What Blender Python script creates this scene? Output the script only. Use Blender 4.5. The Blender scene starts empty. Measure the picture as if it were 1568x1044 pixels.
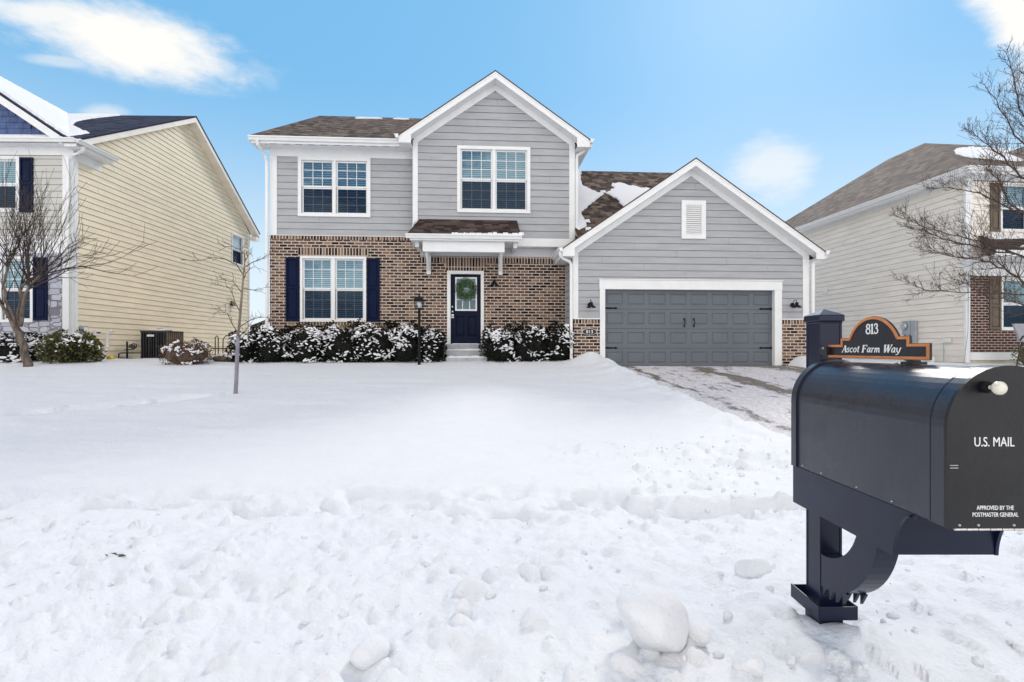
import bpy, bmesh, math, random
import numpy as np
from mathutils import Vector, Matrix

rad = math.radians
EYE = 1.5                     # height of the camera above the street; building heights below are given relative to it
scene = bpy.context.scene

# ------------------------------------------------------------------ camera, sky, sun, exposure
cam_data = bpy.data.cameras.new("camera")
cam_data.sensor_width = 36.0
cam_data.lens = 36.0 * 800 / 1568
cam_data.shift_y = 13 / 1568
cam_data.clip_start = 0.05
cam_data.clip_end = 2000
cam = bpy.data.objects.new("camera", cam_data)
scene.collection.objects.link(cam)
cam.location = (0, 0, EYE)
cam.rotation_euler = (rad(90), 0, 0)
scene.camera = cam

SUN_EL, SUN_AZ = rad(35), rad(25)      # azimuth measured from +Y towards +X
scene.view_settings.view_transform = 'Standard'
scene.view_settings.look = 'None'
scene.view_settings.gamma = 1
scene.view_settings.exposure = 0.53

world = bpy.data.worlds.new("World")
scene.world = world
world.use_nodes = True


class NT:
    """small wrapper for node trees"""
    def __init__(s, tree):
        s.t = tree
        tree.nodes.clear()

    def n(s, kind, **kw):
        nd = s.t.nodes.new(kind)
        for k, v in kw.items():
            setattr(nd, k, v)
        return nd

    def set(s, sock, val):
        if hasattr(val, 'is_output'):
            s.t.links.new(val, sock)
        else:
            sock.default_value = val

    def math(s, op, a, b=0.0, c=None, clamp=False):
        nd = s.n('ShaderNodeMath', operation=op)
        nd.use_clamp = clamp
        s.set(nd.inputs[0], a)
        s.set(nd.inputs[1], b)
        if c is not None:
            s.set(nd.inputs[2], c)
        return nd.outputs[0]

    def mix(s, f, a, b, blend='MIX'):
        nd = s.n('ShaderNodeMix', data_type='RGBA', blend_type=blend)
        s.set(nd.inputs[0], f)
        s.set(nd.inputs[6], a if hasattr(a, 'is_output') else (*a[:3], 1))
        s.set(nd.inputs[7], b if hasattr(b, 'is_output') else (*b[:3], 1))
        return nd.outputs[2]

    def ramp(s, f, stops, interp='LINEAR'):
        nd = s.n('ShaderNodeValToRGB')
        cr = nd.color_ramp
        cr.interpolation = interp
        while len(cr.elements) < len(stops):
            cr.elements.new(0.5)
        for e, (p, c) in zip(cr.elements, stops):
            e.position = p
            e.color = (*c[:3], 1) if hasattr(c, '__len__') else (c, c, c, 1)
        s.set(nd.inputs[0], f)
        return nd.outputs[0]

    def noise(s, vec, scale, detail=3, rough=0.5, out=0):
        nd = s.n('ShaderNodeTexNoise')
        if vec is not None:
            s.set(nd.inputs['Vector'], vec)
        nd.inputs['Scale'].default_value = scale
        nd.inputs['Detail'].default_value = detail
        nd.inputs['Roughness'].default_value = rough
        return nd.outputs[out]

    def vscale(s, vec, sc):
        nd = s.n('ShaderNodeMapping')
        s.set(nd.inputs[0], vec)
        nd.inputs['Scale'].default_value = sc
        return nd.outputs[0]

    def smooth(s, x, a, b):
        nd = s.n('ShaderNodeMapRange', interpolation_type='SMOOTHSTEP')
        s.set(nd.inputs[0], x)
        nd.inputs[1].default_value = a
        nd.inputs[2].default_value = b
        return nd.outputs[0]


def build_world():
    w = NT(world.node_tree)
    out = w.n('ShaderNodeOutputWorld')
    bg = w.n('ShaderNodeBackground')
    bg.inputs['Strength'].default_value = 0.12
    w.t.links.new(bg.outputs[0], out.inputs[0])
    sky = w.n('ShaderNodeTexSky', sky_type='NISHITA')
    sky.sun_disc = False
    sky.sun_elevation = SUN_EL
    sky.sun_rotation = SUN_AZ
    sky.altitude = 250
    sky.air_density = 1.0
    sky.dust_density = 0.6
    sky.ozone_density = 1.5
    tc = w.n('ShaderNodeTexCoord')
    d = tc.outputs['Generated']
    sp = w.n('ShaderNodeSeparateXYZ')
    w.set(sp.inputs[0], d)
    x, y, z = sp.outputs
    # thin pale veil that thickens towards the horizon
    veil = w.smooth(z, 0.46, -0.02)
    veil = w.math('MULTIPLY', veil, 0.97)
    base = w.mix(w.math('MULTIPLY', w.smooth(z, 0.80, 0.55), 0.85), sky.outputs[0], SKYBLUE)
    c1 = w.mix(veil, base, SKYPALE)
    # broken cloud added out of view (behind, overhead, far left) to brighten the fronts
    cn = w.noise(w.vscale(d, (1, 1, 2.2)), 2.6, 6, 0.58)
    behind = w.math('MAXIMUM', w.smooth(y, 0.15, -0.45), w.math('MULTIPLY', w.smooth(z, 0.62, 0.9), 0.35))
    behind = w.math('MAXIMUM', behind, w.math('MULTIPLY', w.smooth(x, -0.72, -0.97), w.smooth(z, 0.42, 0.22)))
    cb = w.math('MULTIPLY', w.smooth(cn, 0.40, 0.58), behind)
    # four separate clouds over the houses
    ys = w.math('MAXIMUM', y, 0.02)
    p = w.math('DIVIDE', x, ys)
    q = w.math('DIVIDE', z, ys)
    front = w.smooth(y, 0.05, 0.2)
    cw = w.noise(w.vscale(d, (1.0, 1.0, 2.0)), 5.5, 7, 0.62)
    cf = w.noise(w.vscale(d, (0.8, 1.0, 2.6)), 16, 6, 0.6)
    warp = w.math('ADD', w.math('MULTIPLY', w.math('SUBTRACT', cw, 0.5), 1.9),
                  w.math('MULTIPLY', w.math('SUBTRACT', cf, 0.5), 0.9))
    total = None
    for (cx, cy, rx, ry, tilt, dens) in CLOUDS:
        dx = w.math('SUBTRACT', p, cx)
        dy = w.math('SUBTRACT', q, cy)
        dy = w.math('SUBTRACT', dy, w.math('MULTIPLY', dx, tilt))
        e = w.math('ADD', w.math('POWER', w.math('ABSOLUTE', w.math('DIVIDE', dx, rx)), 2.0),
                   w.math('POWER', w.math('ABSOLUTE', w.math('DIVIDE', dy, ry)), 2.0))
        e = w.math('SUBTRACT', 1.0, w.math('SQRT', e))
        m = w.smooth(w.math('ADD', e, warp), -0.35, 0.62)
        m = w.math('MULTIPLY', m, w.smooth(e, -0.75, -0.1))
        m = w.math('MULTIPLY', m, dens)
        total = m if total is None else w.math('MAXIMUM', total, m)
    cm = w.math('MULTIPLY', total, front)
    c2 = w.mix(cm, c1, CLOUDCOL)
    c2 = w.mix(cb, c2, CLOUDFILL)
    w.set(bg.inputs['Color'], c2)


SKYBLUE = (1.10, 3.05, 5.05)
SKYPALE = (5.1, 5.65, 5.85)
CLOUDCOL = (5.9, 5.8, 5.6)
CLOUDFILL = (13.8, 12.6, 11.5)      # added cloud bank outside the view, fill light for the house fronts
CLOUDS = [  # centre (x, z over y), radii, tilt, density
    (-0.76, 0.60, 0.22, 0.066, -0.24, 1.0), (-0.90, 0.645, 0.18, 0.04, -0.15, 0.9), (-0.57, 0.548, 0.05, 0.022, -0.3, 0.5),
    (-0.86, 0.552, 0.07, 0.012, -0.1, 0.45), (-0.48, 0.53, 0.03, 0.02, -0.8, 0.14), (-0.78, 0.45, 0.05, 0.02, 0.0, 0.5),
    (0.50, 0.355, 0.085, 0.060, 0.1, 0.62), (0.98, 0.63, 0.10, 0.09, -0.5, 1.0), (1.3, 0.55, 0.3, 0.1, 0.0, 1.0),
]
build_world()

sun_d = bpy.data.lights.new("sun", 'SUN')
sun_d.energy = 1.25
sun_d.angle = rad(11)
sun_d.color = (1.0, 0.95, 0.88)
sun = bpy.data.objects.new("sun", sun_d)
scene.collection.objects.link(sun)
sdir = Vector((math.sin(SUN_AZ) * math.cos(SUN_EL), math.cos(SUN_AZ) * math.cos(SUN_EL), math.sin(SUN_EL)))
sun.rotation_euler = sdir.to_track_quat('Z', 'Y').to_euler()
sun.location = (20, 20, 30)

# ------------------------------------------------------------------ materials
M = {}


def mat(name, col, rough=0.6, var=0.08, vscale=6.0, bump=0.0, bscale=60.0, metallic=0.0, spec=0.5, col2=None, stretch=(1, 1, 1), coat=0.0):
    m = bpy.data.materials.new(name)
    m.use_nodes = True
    t = NT(m.node_tree)
    out = t.n('ShaderNodeOutputMaterial')
    b = t.n('ShaderNodeBsdfPrincipled')
    t.t.links.new(b.outputs[0], out.inputs[0])
    tc = t.n('ShaderNodeTexCoord').outputs['Object']
    vec = t.vscale(tc, stretch)
    nz = t.noise(vec, vscale, 5, 0.6)
    c2 = col2 if col2 else tuple(min(1, c * (1 + var)) for c in col)
    c1 = col if col2 else tuple(c * (1 - var) for c in col)
    t.set(b.inputs['Base Color'], t.mix(t.smooth(nz, 0.3, 0.7), c1, c2))
    rn = t.math('ADD', rough - 0.06, t.math('MULTIPLY', t.noise(vec, vscale * 2.3, 3), 0.12))
    t.set(b.inputs['Roughness'], rn)
    b.inputs['Metallic'].default_value = metallic
    b.inputs['Specular IOR Level'].default_value = spec
    b.inputs['Coat Weight'].default_value = coat
    if bump:
        bp = t.n('ShaderNodeBump')
        bp.inputs['Strength'].default_value = bump
        bp.inputs['Distance'].default_value = 0.01
        t.set(bp.inputs['Height'], t.noise(vec, bscale, 4))
        t.t.links.new(bp.outputs[0], b.inputs['Normal'])
    M[name] = m
    return m


def brick_mat(name, bw, bh, joint, cols, mortar, soldier=False, tint=1.0):
    """bricks laid out in metres along the face's own UV"""
    m = bpy.data.materials.new(name)
    m.use_nodes = True
    t = NT(m.node_tree)
    out = t.n('ShaderNodeOutputMaterial')
    b = t.n('ShaderNodeBsdfPrincipled')
    t.t.links.new(b.outputs[0], out.inputs[0])
    uv = t.n('ShaderNodeUVMap').outputs[0]
    wob = t.noise(uv, 22, 2)
    sp = t.n('ShaderNodeSeparateXYZ')
    t.set(sp.inputs[0], uv)
    u, v = sp.outputs[0], sp.outputs[1]
    u = t.math('ADD', u, t.math('MULTIPLY', t.math('SUBTRACT', wob, 0.5), 0.012))
    v = t.math('ADD', v, t.math('MULTIPLY', t.math('SUBTRACT', wob, 0.5), 0.010))
    vr = t.math('DIVIDE', v, bh)
    row = t.math('FLOOR', vr)
    off = 0.0 if soldier else t.math('MULTIPLY', t.math('FLOORED_MODULO', row, 2.0), 0.5)
    ur = t.math('ADD', t.math('DIVIDE', u, bw), off)
    colm = t.math('FLOOR', ur)
    fu = t.math('SUBTRACT', ur, colm)
    fv = t.math('SUBTRACT', vr, row)
    eu = t.math('MULTIPLY', t.math('MINIMUM', fu, t.math('SUBTRACT', 1.0, fu)), bw)
    ev = t.math('MULTIPLY', t.math('MINIMUM', fv, t.math('SUBTRACT', 1.0, fv)), bh)
    ed = t.math('MINIMUM', eu, ev)
    mask = t.smooth(ed, joint * 0.32, joint * 0.62)
    cmb = t.n('ShaderNodeCombineXYZ')
    t.set(cmb.inputs[0], colm)
    t.set(cmb.inputs[1], row)
    wn = t.n('ShaderNodeTexWhiteNoise', noise_dimensions='2D')
    t.set(wn.inputs['Vector'], cmb.outputs[0])
    bc = t.ramp(wn.outputs['Value'], cols, 'CONSTANT')
    fine = t.noise(uv, 45, 5, 0.7)
    big = t.noise(uv, 1.1, 3)
    bc = t.mix(0.75, bc, t.ramp(fine, [(0.25, 0.45), (0.75, 1.0)]), 'MULTIPLY')
    bc = t.mix(0.5, bc, t.ramp(big, [(0.3, 0.75), (0.7, 1.0)]), 'MULTIPLY')
    mc = t.mix(t.smooth(fine, 0.3, 0.7), tuple(c * 0.82 for c in mortar), mortar)
    t.set(b.inputs['Base Color'], t.mix(mask, mc, bc))
    b.inputs['Roughness'].default_value = 0.85
    b.inputs['Specular IOR Level'].default_value = 0.25
    bp = t.n('ShaderNodeBump')
    bp.inputs['Strength'].default_value = 0.9
    bp.inputs['Distance'].default_value = 0.012
    t.set(bp.inputs['Height'], t.math('ADD', mask, t.math('MULTIPLY', fine, 0.35)))
    t.t.links.new(bp.outputs[0], b.inputs['Normal'])
    M[name] = m


def shingle_mat(name, cols, rowh=0.145, tab=0.28):
    m = bpy.data.materials.new(name)
    m.use_nodes = True
    t = NT(m.node_tree)
    out = t.n('ShaderNodeOutputMaterial')
    b = t.n('ShaderNodeBsdfPrincipled')
    t.t.links.new(b.outputs[0], out.inputs[0])
    uv = t.n('ShaderNodeUVMap').outputs[0]
    sp = t.n('ShaderNodeSeparateXYZ')
    t.set(sp.inputs[0], uv)
    u, v = sp.outputs[0], sp.outputs[1]
    v = t.math('ADD', v, t.math('MULTIPLY', t.math('SUBTRACT', t.noise(uv, 3.0, 3), 0.5), 0.05))
    vr = t.math('DIVIDE', v, rowh)
    row = t.math('FLOOR', vr)
    wr = t.n('ShaderNodeTexWhiteNoise', noise_dimensions='1D')
    t.set(wr.inputs['W'], row)
    ur = t.math('ADD', t.math('DIVIDE', u, tab), t.math('MULTIPLY', wr.outputs[0], 7.0))
    ur = t.math('ADD', ur, t.math('MULTIPLY', t.noise(uv, 4.0, 1), 0.8))
    colm = t.math('FLOOR', ur)
    fv = t.math('SUBTRACT', vr, row)
    fu = t.math('SUBTRACT', ur, colm)
    cmb = t.n('ShaderNodeCombineXYZ')
    t.set(cmb.inputs[0], colm)
    t.set(cmb.inputs[1], row)
    wn = t.n('ShaderNodeTexWhiteNoise', noise_dimensions='2D')
    t.set(wn.inputs['Vector'], cmb.outputs[0])
    bc = t.ramp(wn.outputs['Value'], cols, 'LINEAR')
    grain = t.noise(uv, 90, 4, 0.75)
    bc = t.mix(0.8, bc, t.ramp(grain, [(0.3, 0.5), (0.7, 1.0)]), 'MULTIPLY')
    big = t.noise(uv, 0.7, 4)
    bc = t.mix(0.6, bc, t.ramp(big, [(0.3, 0.7), (0.7, 1.0)]), 'MULTIPLY')
    t.set(b.inputs['Base Color'], bc)
    b.inputs['Roughness'].default_value = 0.9
    b.inputs['Specular IOR Level'].default_value = 0.2
    bp = t.n('ShaderNodeBump')
    bp.inputs['Strength'].default_value = 1.0
    bp.inputs['Distance'].default_value = 0.02
    h = t.math('ADD', t.math('SUBTRACT', 1.0, fv), t.math('MULTIPLY', wn.outputs['Value'], 0.6))
    h = t.math('SUBTRACT', h, t.math('MULTIPLY', t.smooth(fu, 0.08, 0.0), 0.5))
    t.set(bp.inputs['Height'], t.math('ADD', h, t.math('MULTIPLY', grain, 0.3)))
    t.t.links.new(bp.outputs[0], b.inputs['Normal'])
    M[name] = m


def stone_mat(name):
    """pale ashlar-like stone veneer in courses of different heights"""
    m = bpy.data.materials.new(name)
    m.use_nodes = True
    t = NT(m.node_tree)
    out = t.n('ShaderNodeOutputMaterial')
    b = t.n('ShaderNodeBsdfPrincipled')
    t.t.links.new(b.outputs[0], out.inputs[0])
    uv = t.n('ShaderNodeUVMap').outputs[0]
    vo = t.n('ShaderNodeTexVoronoi', distance='CHEBYCHEV', feature='F1')
    t.set(vo.inputs['Vector'], t.vscale(uv, (3.0, 5.5, 1)))
    vo.inputs['Scale'].default_value = 1.0
    vo.inputs['Randomness'].default_value = 0.75
    vo2 = t.n('ShaderNodeTexVoronoi', distance='CHEBYCHEV', feature='F2')
    t.set(vo2.inputs['Vector'], t.vscale(uv, (3.0, 5.5, 1)))
    vo2.inputs['Scale'].default_value = 1.0
    vo2.inputs['Randomness'].default_value = 0.75
    edge = t.math('SUBTRACT', vo2.outputs['Distance'], vo.outputs['Distance'])
    mask = t.smooth(edge, 0.015, 0.10)
    spc = t.n('ShaderNodeSeparateColor')
    t.set(spc.inputs[0], vo.outputs['Color'])
    bc = t.ramp(spc.outputs[0], [(0.0, (0.42, 0.43, 0.50)), (0.5, (0.52, 0.53, 0.60)), (1.0, (0.60, 0.60, 0.66))])
    fine = t.noise(uv, 18, 6, 0.65)
    bc = t.mix(0.5, bc, t.ramp(fine, [(0.3, 0.6), (0.7, 1.0)]), 'MULTIPLY')
    t.set(b.inputs['Base Color'], t.mix(mask, (0.20, 0.19, 0.22), bc))
    b.inputs['Roughness'].default_value = 0.85
    bp = t.n('ShaderNodeBump')
    bp.inputs['Strength'].default_value = 0.8
    bp.inputs['Distance'].default_value = 0.03
    t.set(bp.inputs['Height'], t.math('ADD', mask, t.math('MULTIPLY', fine, 0.6)))
    t.t.links.new(bp.outputs[0], b.inputs['Normal'])
    M[name] = m


def glass_mat(name, refl=0.2, tint=(0.85, 0.9, 0.92)):
    m = bpy.data.materials.new(name)
    m.use_nodes = True
    t = NT(m.node_tree)
    out = t.n('ShaderNodeOutputMaterial')
    tr = t.n('ShaderNodeBsdfTransparent')
    tr.inputs[0].default_value = (*tint, 1)
    gl = t.n('ShaderNodeBsdfGlossy')
    gl.inputs['Roughness'].default_value = 0.015
    gl.inputs[0].default_value = (0.50, 0.80, 1.0, 1)
    bp = t.n('ShaderNodeBump')
    bp.inputs['Strength'].default_value = 0.25
    bp.inputs['Distance'].default_value = 0.02
    t.set(bp.inputs['Height'], t.noise(t.n('ShaderNodeTexCoord').outputs['Object'], 1.6, 2))
    t.t.links.new(bp.outputs[0], gl.inputs['Normal'])
    lw = t.n('ShaderNodeLayerWeight')
    lw.inputs[0].default_value = 0.25
    f = t.math('ADD', refl, t.math('MULTIPLY', lw.outputs['Fresnel'], 0.35), clamp=True)
    mx = t.n('ShaderNodeMixShader')
    t.set(mx.inputs[0], f)
    t.t.links.new(tr.outputs[0], mx.inputs[1])
    t.t.links.new(gl.outputs[0], mx.inputs[2])
    t.t.links.new(mx.outputs[0], out.inputs[0])
    M[name] = m


def screen_mat(name):
    m = bpy.data.materials.new(name)
    m.use_nodes = True
    t = NT(m.node_tree)
    out = t.n('ShaderNodeOutputMaterial')
    tr = t.n('ShaderNodeBsdfTransparent')
    df = t.n('ShaderNodeBsdfDiffuse')
    df.inputs[0].default_value = (0.010, 0.018, 0.045, 1)
    mx = t.n('ShaderNodeMixShader')
    mx.inputs[0].default_value = 0.64
    t.t.links.new(tr.outputs[0], mx.inputs[1])
    t.t.links.new(df.outputs[0], mx.inputs[2])
    t.t.links.new(mx.outputs[0], out.inputs[0])
    M[name] = m


def snow_mat(name, col=(0.80, 0.805, 0.82), bump=0.5, scale=55.0):
    m = bpy.data.materials.new(name)
    m.use_nodes = True
    t = NT(m.node_tree)
    out = t.n('ShaderNodeOutputMaterial')
    b = t.n('ShaderNodeBsdfPrincipled')
    t.t.links.new(b.outputs[0], out.inputs[0])
    tc = t.n('ShaderNodeTexCoord').outputs['Object']
    nz = t.noise(tc, 3.0, 6, 0.65)
    t.set(b.inputs['Base Color'], t.mix(t.smooth(nz, 0.3, 0.75), tuple(c * 0.97 for c in col), col))
    b.inputs['Roughness'].default_value = 0.7
    b.inputs['Specular IOR Level'].default_value = 0.25
    b.inputs['Subsurface Weight'].default_value = 0.0
    bp = t.n('ShaderNodeBump')
    bp.inputs['Strength'].default_value = bump
    bp.inputs['Distance'].default_value = 0.02
    h = t.math('ADD', t.noise(tc, scale, 5, 0.6), t.math('MULTIPLY', t.noise(tc, scale * 0.17, 4, 0.6), 1.6))
    t.set(bp.inputs['Height'], h)
    t.t.links.new(bp.outputs[0], b.inputs['Normal'])
    M[name] = m


def driveway_mat(name):
    """packed snow worn through to damp brown concrete in streaks and one wheel track"""
    m = bpy.data.materials.new(name)
    m.use_nodes = True
    t = NT(m.node_tree)
    out = t.n('ShaderNodeOutputMaterial')
    b = t.n('ShaderNodeBsdfPrincipled')
    t.t.links.new(b.outputs[0], out.inputs[0])
    tc = t.n('ShaderNodeTexCoord').outputs['Object']
    sp = t.n('ShaderNodeSeparateXYZ')
    t.set(sp.inputs[0], tc)
    x, y = sp.outputs[0], sp.outputs[1]
    wob = t.math('MULTIPLY', t.math('SUBTRACT', t.noise(tc, 0.8, 6, 0.65), 0.5), 0.9)
    xw = t.math('ADD', x, wob)
    n1 = t.noise(t.vscale(tc, (4.0, 1.3, 1)), 1.6, 10, 0.76)
    n2 = t.noise(t.vscale(tc, (4.0, 2.0, 1)), 5.5, 8, 0.75)
    n3 = t.noise(tc, 0.55, 4)
    # wheel track, bare strip by the right of the garage, worn edge along the lawn
    tr1 = t.math('SUBTRACT', 1.0, t.math('DIVIDE', t.math('ABSOLUTE', t.math('SUBTRACT', xw, 5.05)), 0.34))
    tr2 = t.math('SUBTRACT', 0.55, t.math('DIVIDE', t.math('ABSOLUTE', t.math('SUBTRACT', xw, 3.25)), 0.42))
    edge = t.math('MULTIPLY', t.smooth(xw, 0.0, -0.0), 0.0)
    bare = t.math('MULTIPLY', t.smooth(t.math('ADD', x, t.math('MULTIPLY', y, 0.35)), 6.0, 7.0), 0.95)
    trk = t.math('MAXIMUM', t.math('MAXIMUM', tr1, tr2), bare)
    trk = t.math('MULTIPLY', t.math('MAXIMUM', trk, 0.0), 0.17)
    val = t.math('ADD', t.math('ADD', t.math('MULTIPLY', n1, 0.70), t.math('MULTIPLY', n2, 0.38)),
                 t.math('ADD', t.math('MULTIPLY', n3, 0.35), trk))
    worn = t.smooth(val, 0.785, 0.86)
    conc = t.mix(t.noise(tc, 5, 6, 0.7), (0.10, 0.075, 0.055), (0.34, 0.28, 0.22))
    slush = t.mix(t.smooth(n2, 0.35, 0.65), (0.56, 0.51, 0.50), (0.86, 0.845, 0.855))
    t.set(b.inputs['Base Color'], t.mix(worn, slush, conc))
    t.set(b.inputs['Roughness'], t.math('SUBTRACT', 0.75, t.math('MULTIPLY', worn, 0.25)))
    bp = t.n('ShaderNodeBump')
    bp.inputs['Strength'].default_value = 0.9
    bp.inputs['Distance'].default_value = 0.05
    t.set(bp.inputs['Height'], t.math('SUBTRACT', t.math('MULTIPLY', n2, 0.5), worn))
    t.t.links.new(bp.outputs[0], b.inputs['Normal'])
    M[name] = m


def scuffed_paint(name, col, rough):
    """dark enamel on sheet steel with pale scuffs, streaks and dulled patches"""
    m = bpy.data.materials.new(name)
    m.use_nodes = True
    t = NT(m.node_tree)
    out = t.n('ShaderNodeOutputMaterial')
    b = t.n('ShaderNodeBsdfPrincipled')
    t.t.links.new(b.outputs[0], out.inputs[0])
    tc = t.n('ShaderNodeTexCoord').outputs['Object']
    big = t.noise(tc, 7, 5, 0.6)
    streak = t.noise(t.vscale(tc, (40, 40, 3.0)), 1.0, 6, 0.7)
    scr = t.noise(t.vscale(tc, (9, 4, 30)), 3.0, 8, 0.75)
    sc = t.math('MULTIPLY', t.smooth(scr, 0.63, 0.72), t.smooth(big, 0.48, 0.62))
    c = t.mix(t.smooth(streak, 0.3, 0.8), tuple(k * 0.85 for k in col), tuple(k * 1.3 for k in col))
    c = t.mix(t.math('MULTIPLY', sc, 0.55), c, (0.20, 0.22, 0.26))
    t.set(b.inputs['Base Color'], c)
    r = t.math('ADD', rough, t.math('ADD', t.math('MULTIPLY', t.smooth(big, 0.35, 0.7), 0.16), t.math('MULTIPLY', sc, 0.3)))
    t.set(b.inputs['Roughness'], r)
    b.inputs['Specular IOR Level'].default_value = 0.7
    bp = t.n('ShaderNodeBump')
    bp.inputs['Strength'].default_value = 0.12
    bp.inputs['Distance'].default_value = 0.02
    t.set(bp.inputs['Height'], t.noise(tc, 5, 3))
    t.t.links.new(bp.outputs[0], b.inputs['Normal'])
    M[name] = m


mat('white_trim', (0.80, 0.80, 0.79), 0.45, 0.03, 3.0)
mat('grey_siding', (0.388, 0.393, 0.404), 0.6, 0.08, 1.2, 0.15, 40, stretch=(1, 1, 6))
mat('cream_siding', (0.78, 0.68, 0.50), 0.6, 0.07, 1.0, 0.15, 40, stretch=(1, 1, 6))
mat('beige_siding', (0.55, 0.535, 0.49), 0.6, 0.04, 1.0, 0.12, 40, stretch=(1, 1, 6))
mat('pale_siding', (0.84, 0.775, 0.69), 0.6, 0.06, 1.0, 0.15, 40, stretch=(1, 1, 6))
mat('blue_shake', (0.045, 0.085, 0.22), 0.6, 0.3, 5.0, 0.3, 50)
mat('frieze_grey', (0.60, 0.60, 0.62), 0.55, 0.03)
mat('navy_paint', (0.0030, 0.0085, 0.036), 0.5, 0.2, 4.0, spec=0.10)
mat('door_navy', (0.0030, 0.0065, 0.024), 0.45, 0.2, 4.0, spec=0.12)
mat('brown_paint', (0.105, 0.075, 0.045), 0.5, 0.15)
mat('garage_grey', (0.115, 0.132, 0.152), 0.5, 0.06, 1.2, 0.08, 120)
mat('black_iron', (0.006, 0.006, 0.007), 0.55, 0.3, 20, spec=0.2)
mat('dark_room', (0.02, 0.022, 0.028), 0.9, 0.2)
mat('blind_white', (0.50, 0.56, 0.60), 0.6, 0.04)
mat('concrete', (0.40, 0.42, 0.44), 0.85, 0.15, 5.0, 0.5, 60)
mat('pale_concrete', (0.55, 0.52, 0.40), 0.85, 0.12, 5.0, 0.4, 60)
mat('bark', (0.115, 0.080, 0.060), 0.9, 0.45, 14.0, 0.9, 60, stretch=(1, 1, 0.3))
mat('pale_bark', (0.13, 0.098, 0.078), 0.9, 0.6, 12.0, 1.0, 35, stretch=(1, 1, 0.3))
mat('twig_bark', (0.085, 0.058, 0.045), 0.9, 0.4, 14.0, 0.5, 60)
mat('dark_bark', (0.055, 0.040, 0.033), 0.9, 0.4, 14.0, 0.6, 60)
mat('grey_bark', (0.21, 0.165, 0.13), 0.9, 0.3, 10.0, 0.6, 60, stretch=(1, 1, 0.3))
mat('tree_wrap', (0.24, 0.22, 0.25), 0.8, 0.2, 10.0, 0.3, 60)
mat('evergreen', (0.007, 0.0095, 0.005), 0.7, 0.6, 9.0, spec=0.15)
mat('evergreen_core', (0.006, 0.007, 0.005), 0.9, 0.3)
mat('olive_leaf', (0.085, 0.082, 0.014), 0.5, 0.6, 8.0)
mat('brown_leaf', (0.11, 0.052, 0.026), 0.8, 0.5, 9.0)
mat('variegated_leaf', (0.16, 0.18, 0.10), 0.6, 0.6, 12.0)
mat('wreath_green', (0.02, 0.06, 0.022), 0.5, 0.6, 40.0, col2=(0.15, 0.27, 0.13))
scuffed_paint('box_paint', (0.0125, 0.0150, 0.028), 0.25)
mat('box_door_shaded', (0.0090, 0.0085, 0.0100), 0.42, 0.35, 9.0, 0.05, 150, spec=0.45)  # darker than the box body: shade on the door put into the colour
mat('post_vinyl', (0.0050, 0.0080, 0.028), 0.30, 0.2, 6.0, spec=0.35)
mat('sign_black', (0.012, 0.013, 0.019), 0.5, 0.15, 20)
mat('sign_orange', (0.56, 0.205, 0.065), 0.5, 0.12, 30)
mat('letter_white', (0.80, 0.80, 0.78), 0.5, 0.03)
mat('knob_cream', (0.70, 0.66, 0.55), 0.25, 0.12, 60, coat=0.5)
mat('steel', (0.55, 0.55, 0.54), 0.35, 0.1, 20, metallic=1.0)
mat('pvc_white', (0.78, 0.77, 0.73), 0.4, 0.05)
mat('utility_grey', (0.36, 0.40, 0.43), 0.5, 0.1)
mat('ac_dark', (0.035, 0.037, 0.045), 0.5, 0.3, 8)
mat('ac_brown_lit', (0.17, 0.125, 0.085), 0.5, 0.2, 8)  # brown side louvres, the light falling on them put into the colour
mat('yellow_plastic', (0.72, 0.52, 0.03), 0.5, 0.1)
mat('scoop_grey', (0.30, 0.30, 0.33), 0.5, 0.1)
mat('lamp_glow', (0.85, 0.85, 0.85), 0.5, 0.03)
mat('dead_leaf', (0.10, 0.07, 0.045), 0.8, 0.4, 30)
BR = [(0.0, (0.014, 0.010, 0.010)), (0.12, (0.080, 0.044, 0.035)), (0.30, (0.150, 0.086, 0.064)), (0.48, (0.215, 0.128, 0.092)),
      (0.60, (0.105, 0.060, 0.050)), (0.76, (0.28, 0.175, 0.120)), (0.93, (0.37, 0.25, 0.165))]
brick_mat('brown_brick', 0.232, 0.089, 0.026, BR, (0.67, 0.565, 0.47))
brick_mat('soldier_brick', 0.089, 0.30, 0.026, BR, (0.67, 0.565, 0.47), soldier=True)
RB = [(0.0, (0.050, 0.020, 0.016)), (0.2, (0.095, 0.037, 0.027)), (0.5, (0.125, 0.050, 0.036)), (0.8, (0.075, 0.030, 0.023)), (0.95, (0.15, 0.07, 0.05))]
brick_mat('red_brick', 0.215, 0.080, 0.022, RB, (0.50, 0.42, 0.37))
shingle_mat('brown_shingle', [(0.0, (0.035, 0.024, 0.018)), (0.4, (0.10, 0.070, 0.052)), (0.75, (0.18, 0.13, 0.10)), (1.0, (0.30, 0.225, 0.175))], 0.15, 0.19)
shingle_mat('porch_shingle', [(0.0, (0.030, 0.020, 0.018)), (0.5, (0.075, 0.050, 0.043)), (1.0, (0.155, 0.110, 0.095))], 0.12, 0.24)
shingle_mat('tan_shingle', [(0.0, (0.10, 0.075, 0.062)), (0.5, (0.18, 0.142, 0.118)), (1.0, (0.29, 0.235, 0.20))])
shingle_mat('navy_shingle', [(0.0, (0.010, 0.013, 0.030)), (0.5, (0.024, 0.030, 0.062)), (1.0, (0.065, 0.078, 0.135))])
stone_mat('stone')
glass_mat('glass', 0.17, (0.70, 0.84, 0.92))
glass_mat('lamp_glass', 0.08, (0.95, 0.95, 0.95))
screen_mat('insect_screen')
snow_mat('snow')
snow_mat('roof_snow', (0.83, 0.83, 0.84), 0.25, 20)
driveway_mat('driveway')


# ------------------------------------------------------------------ mesh helpers
def link(o):
    scene.collection.objects.link(o)
    return o


GROOVE = 0.009


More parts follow.
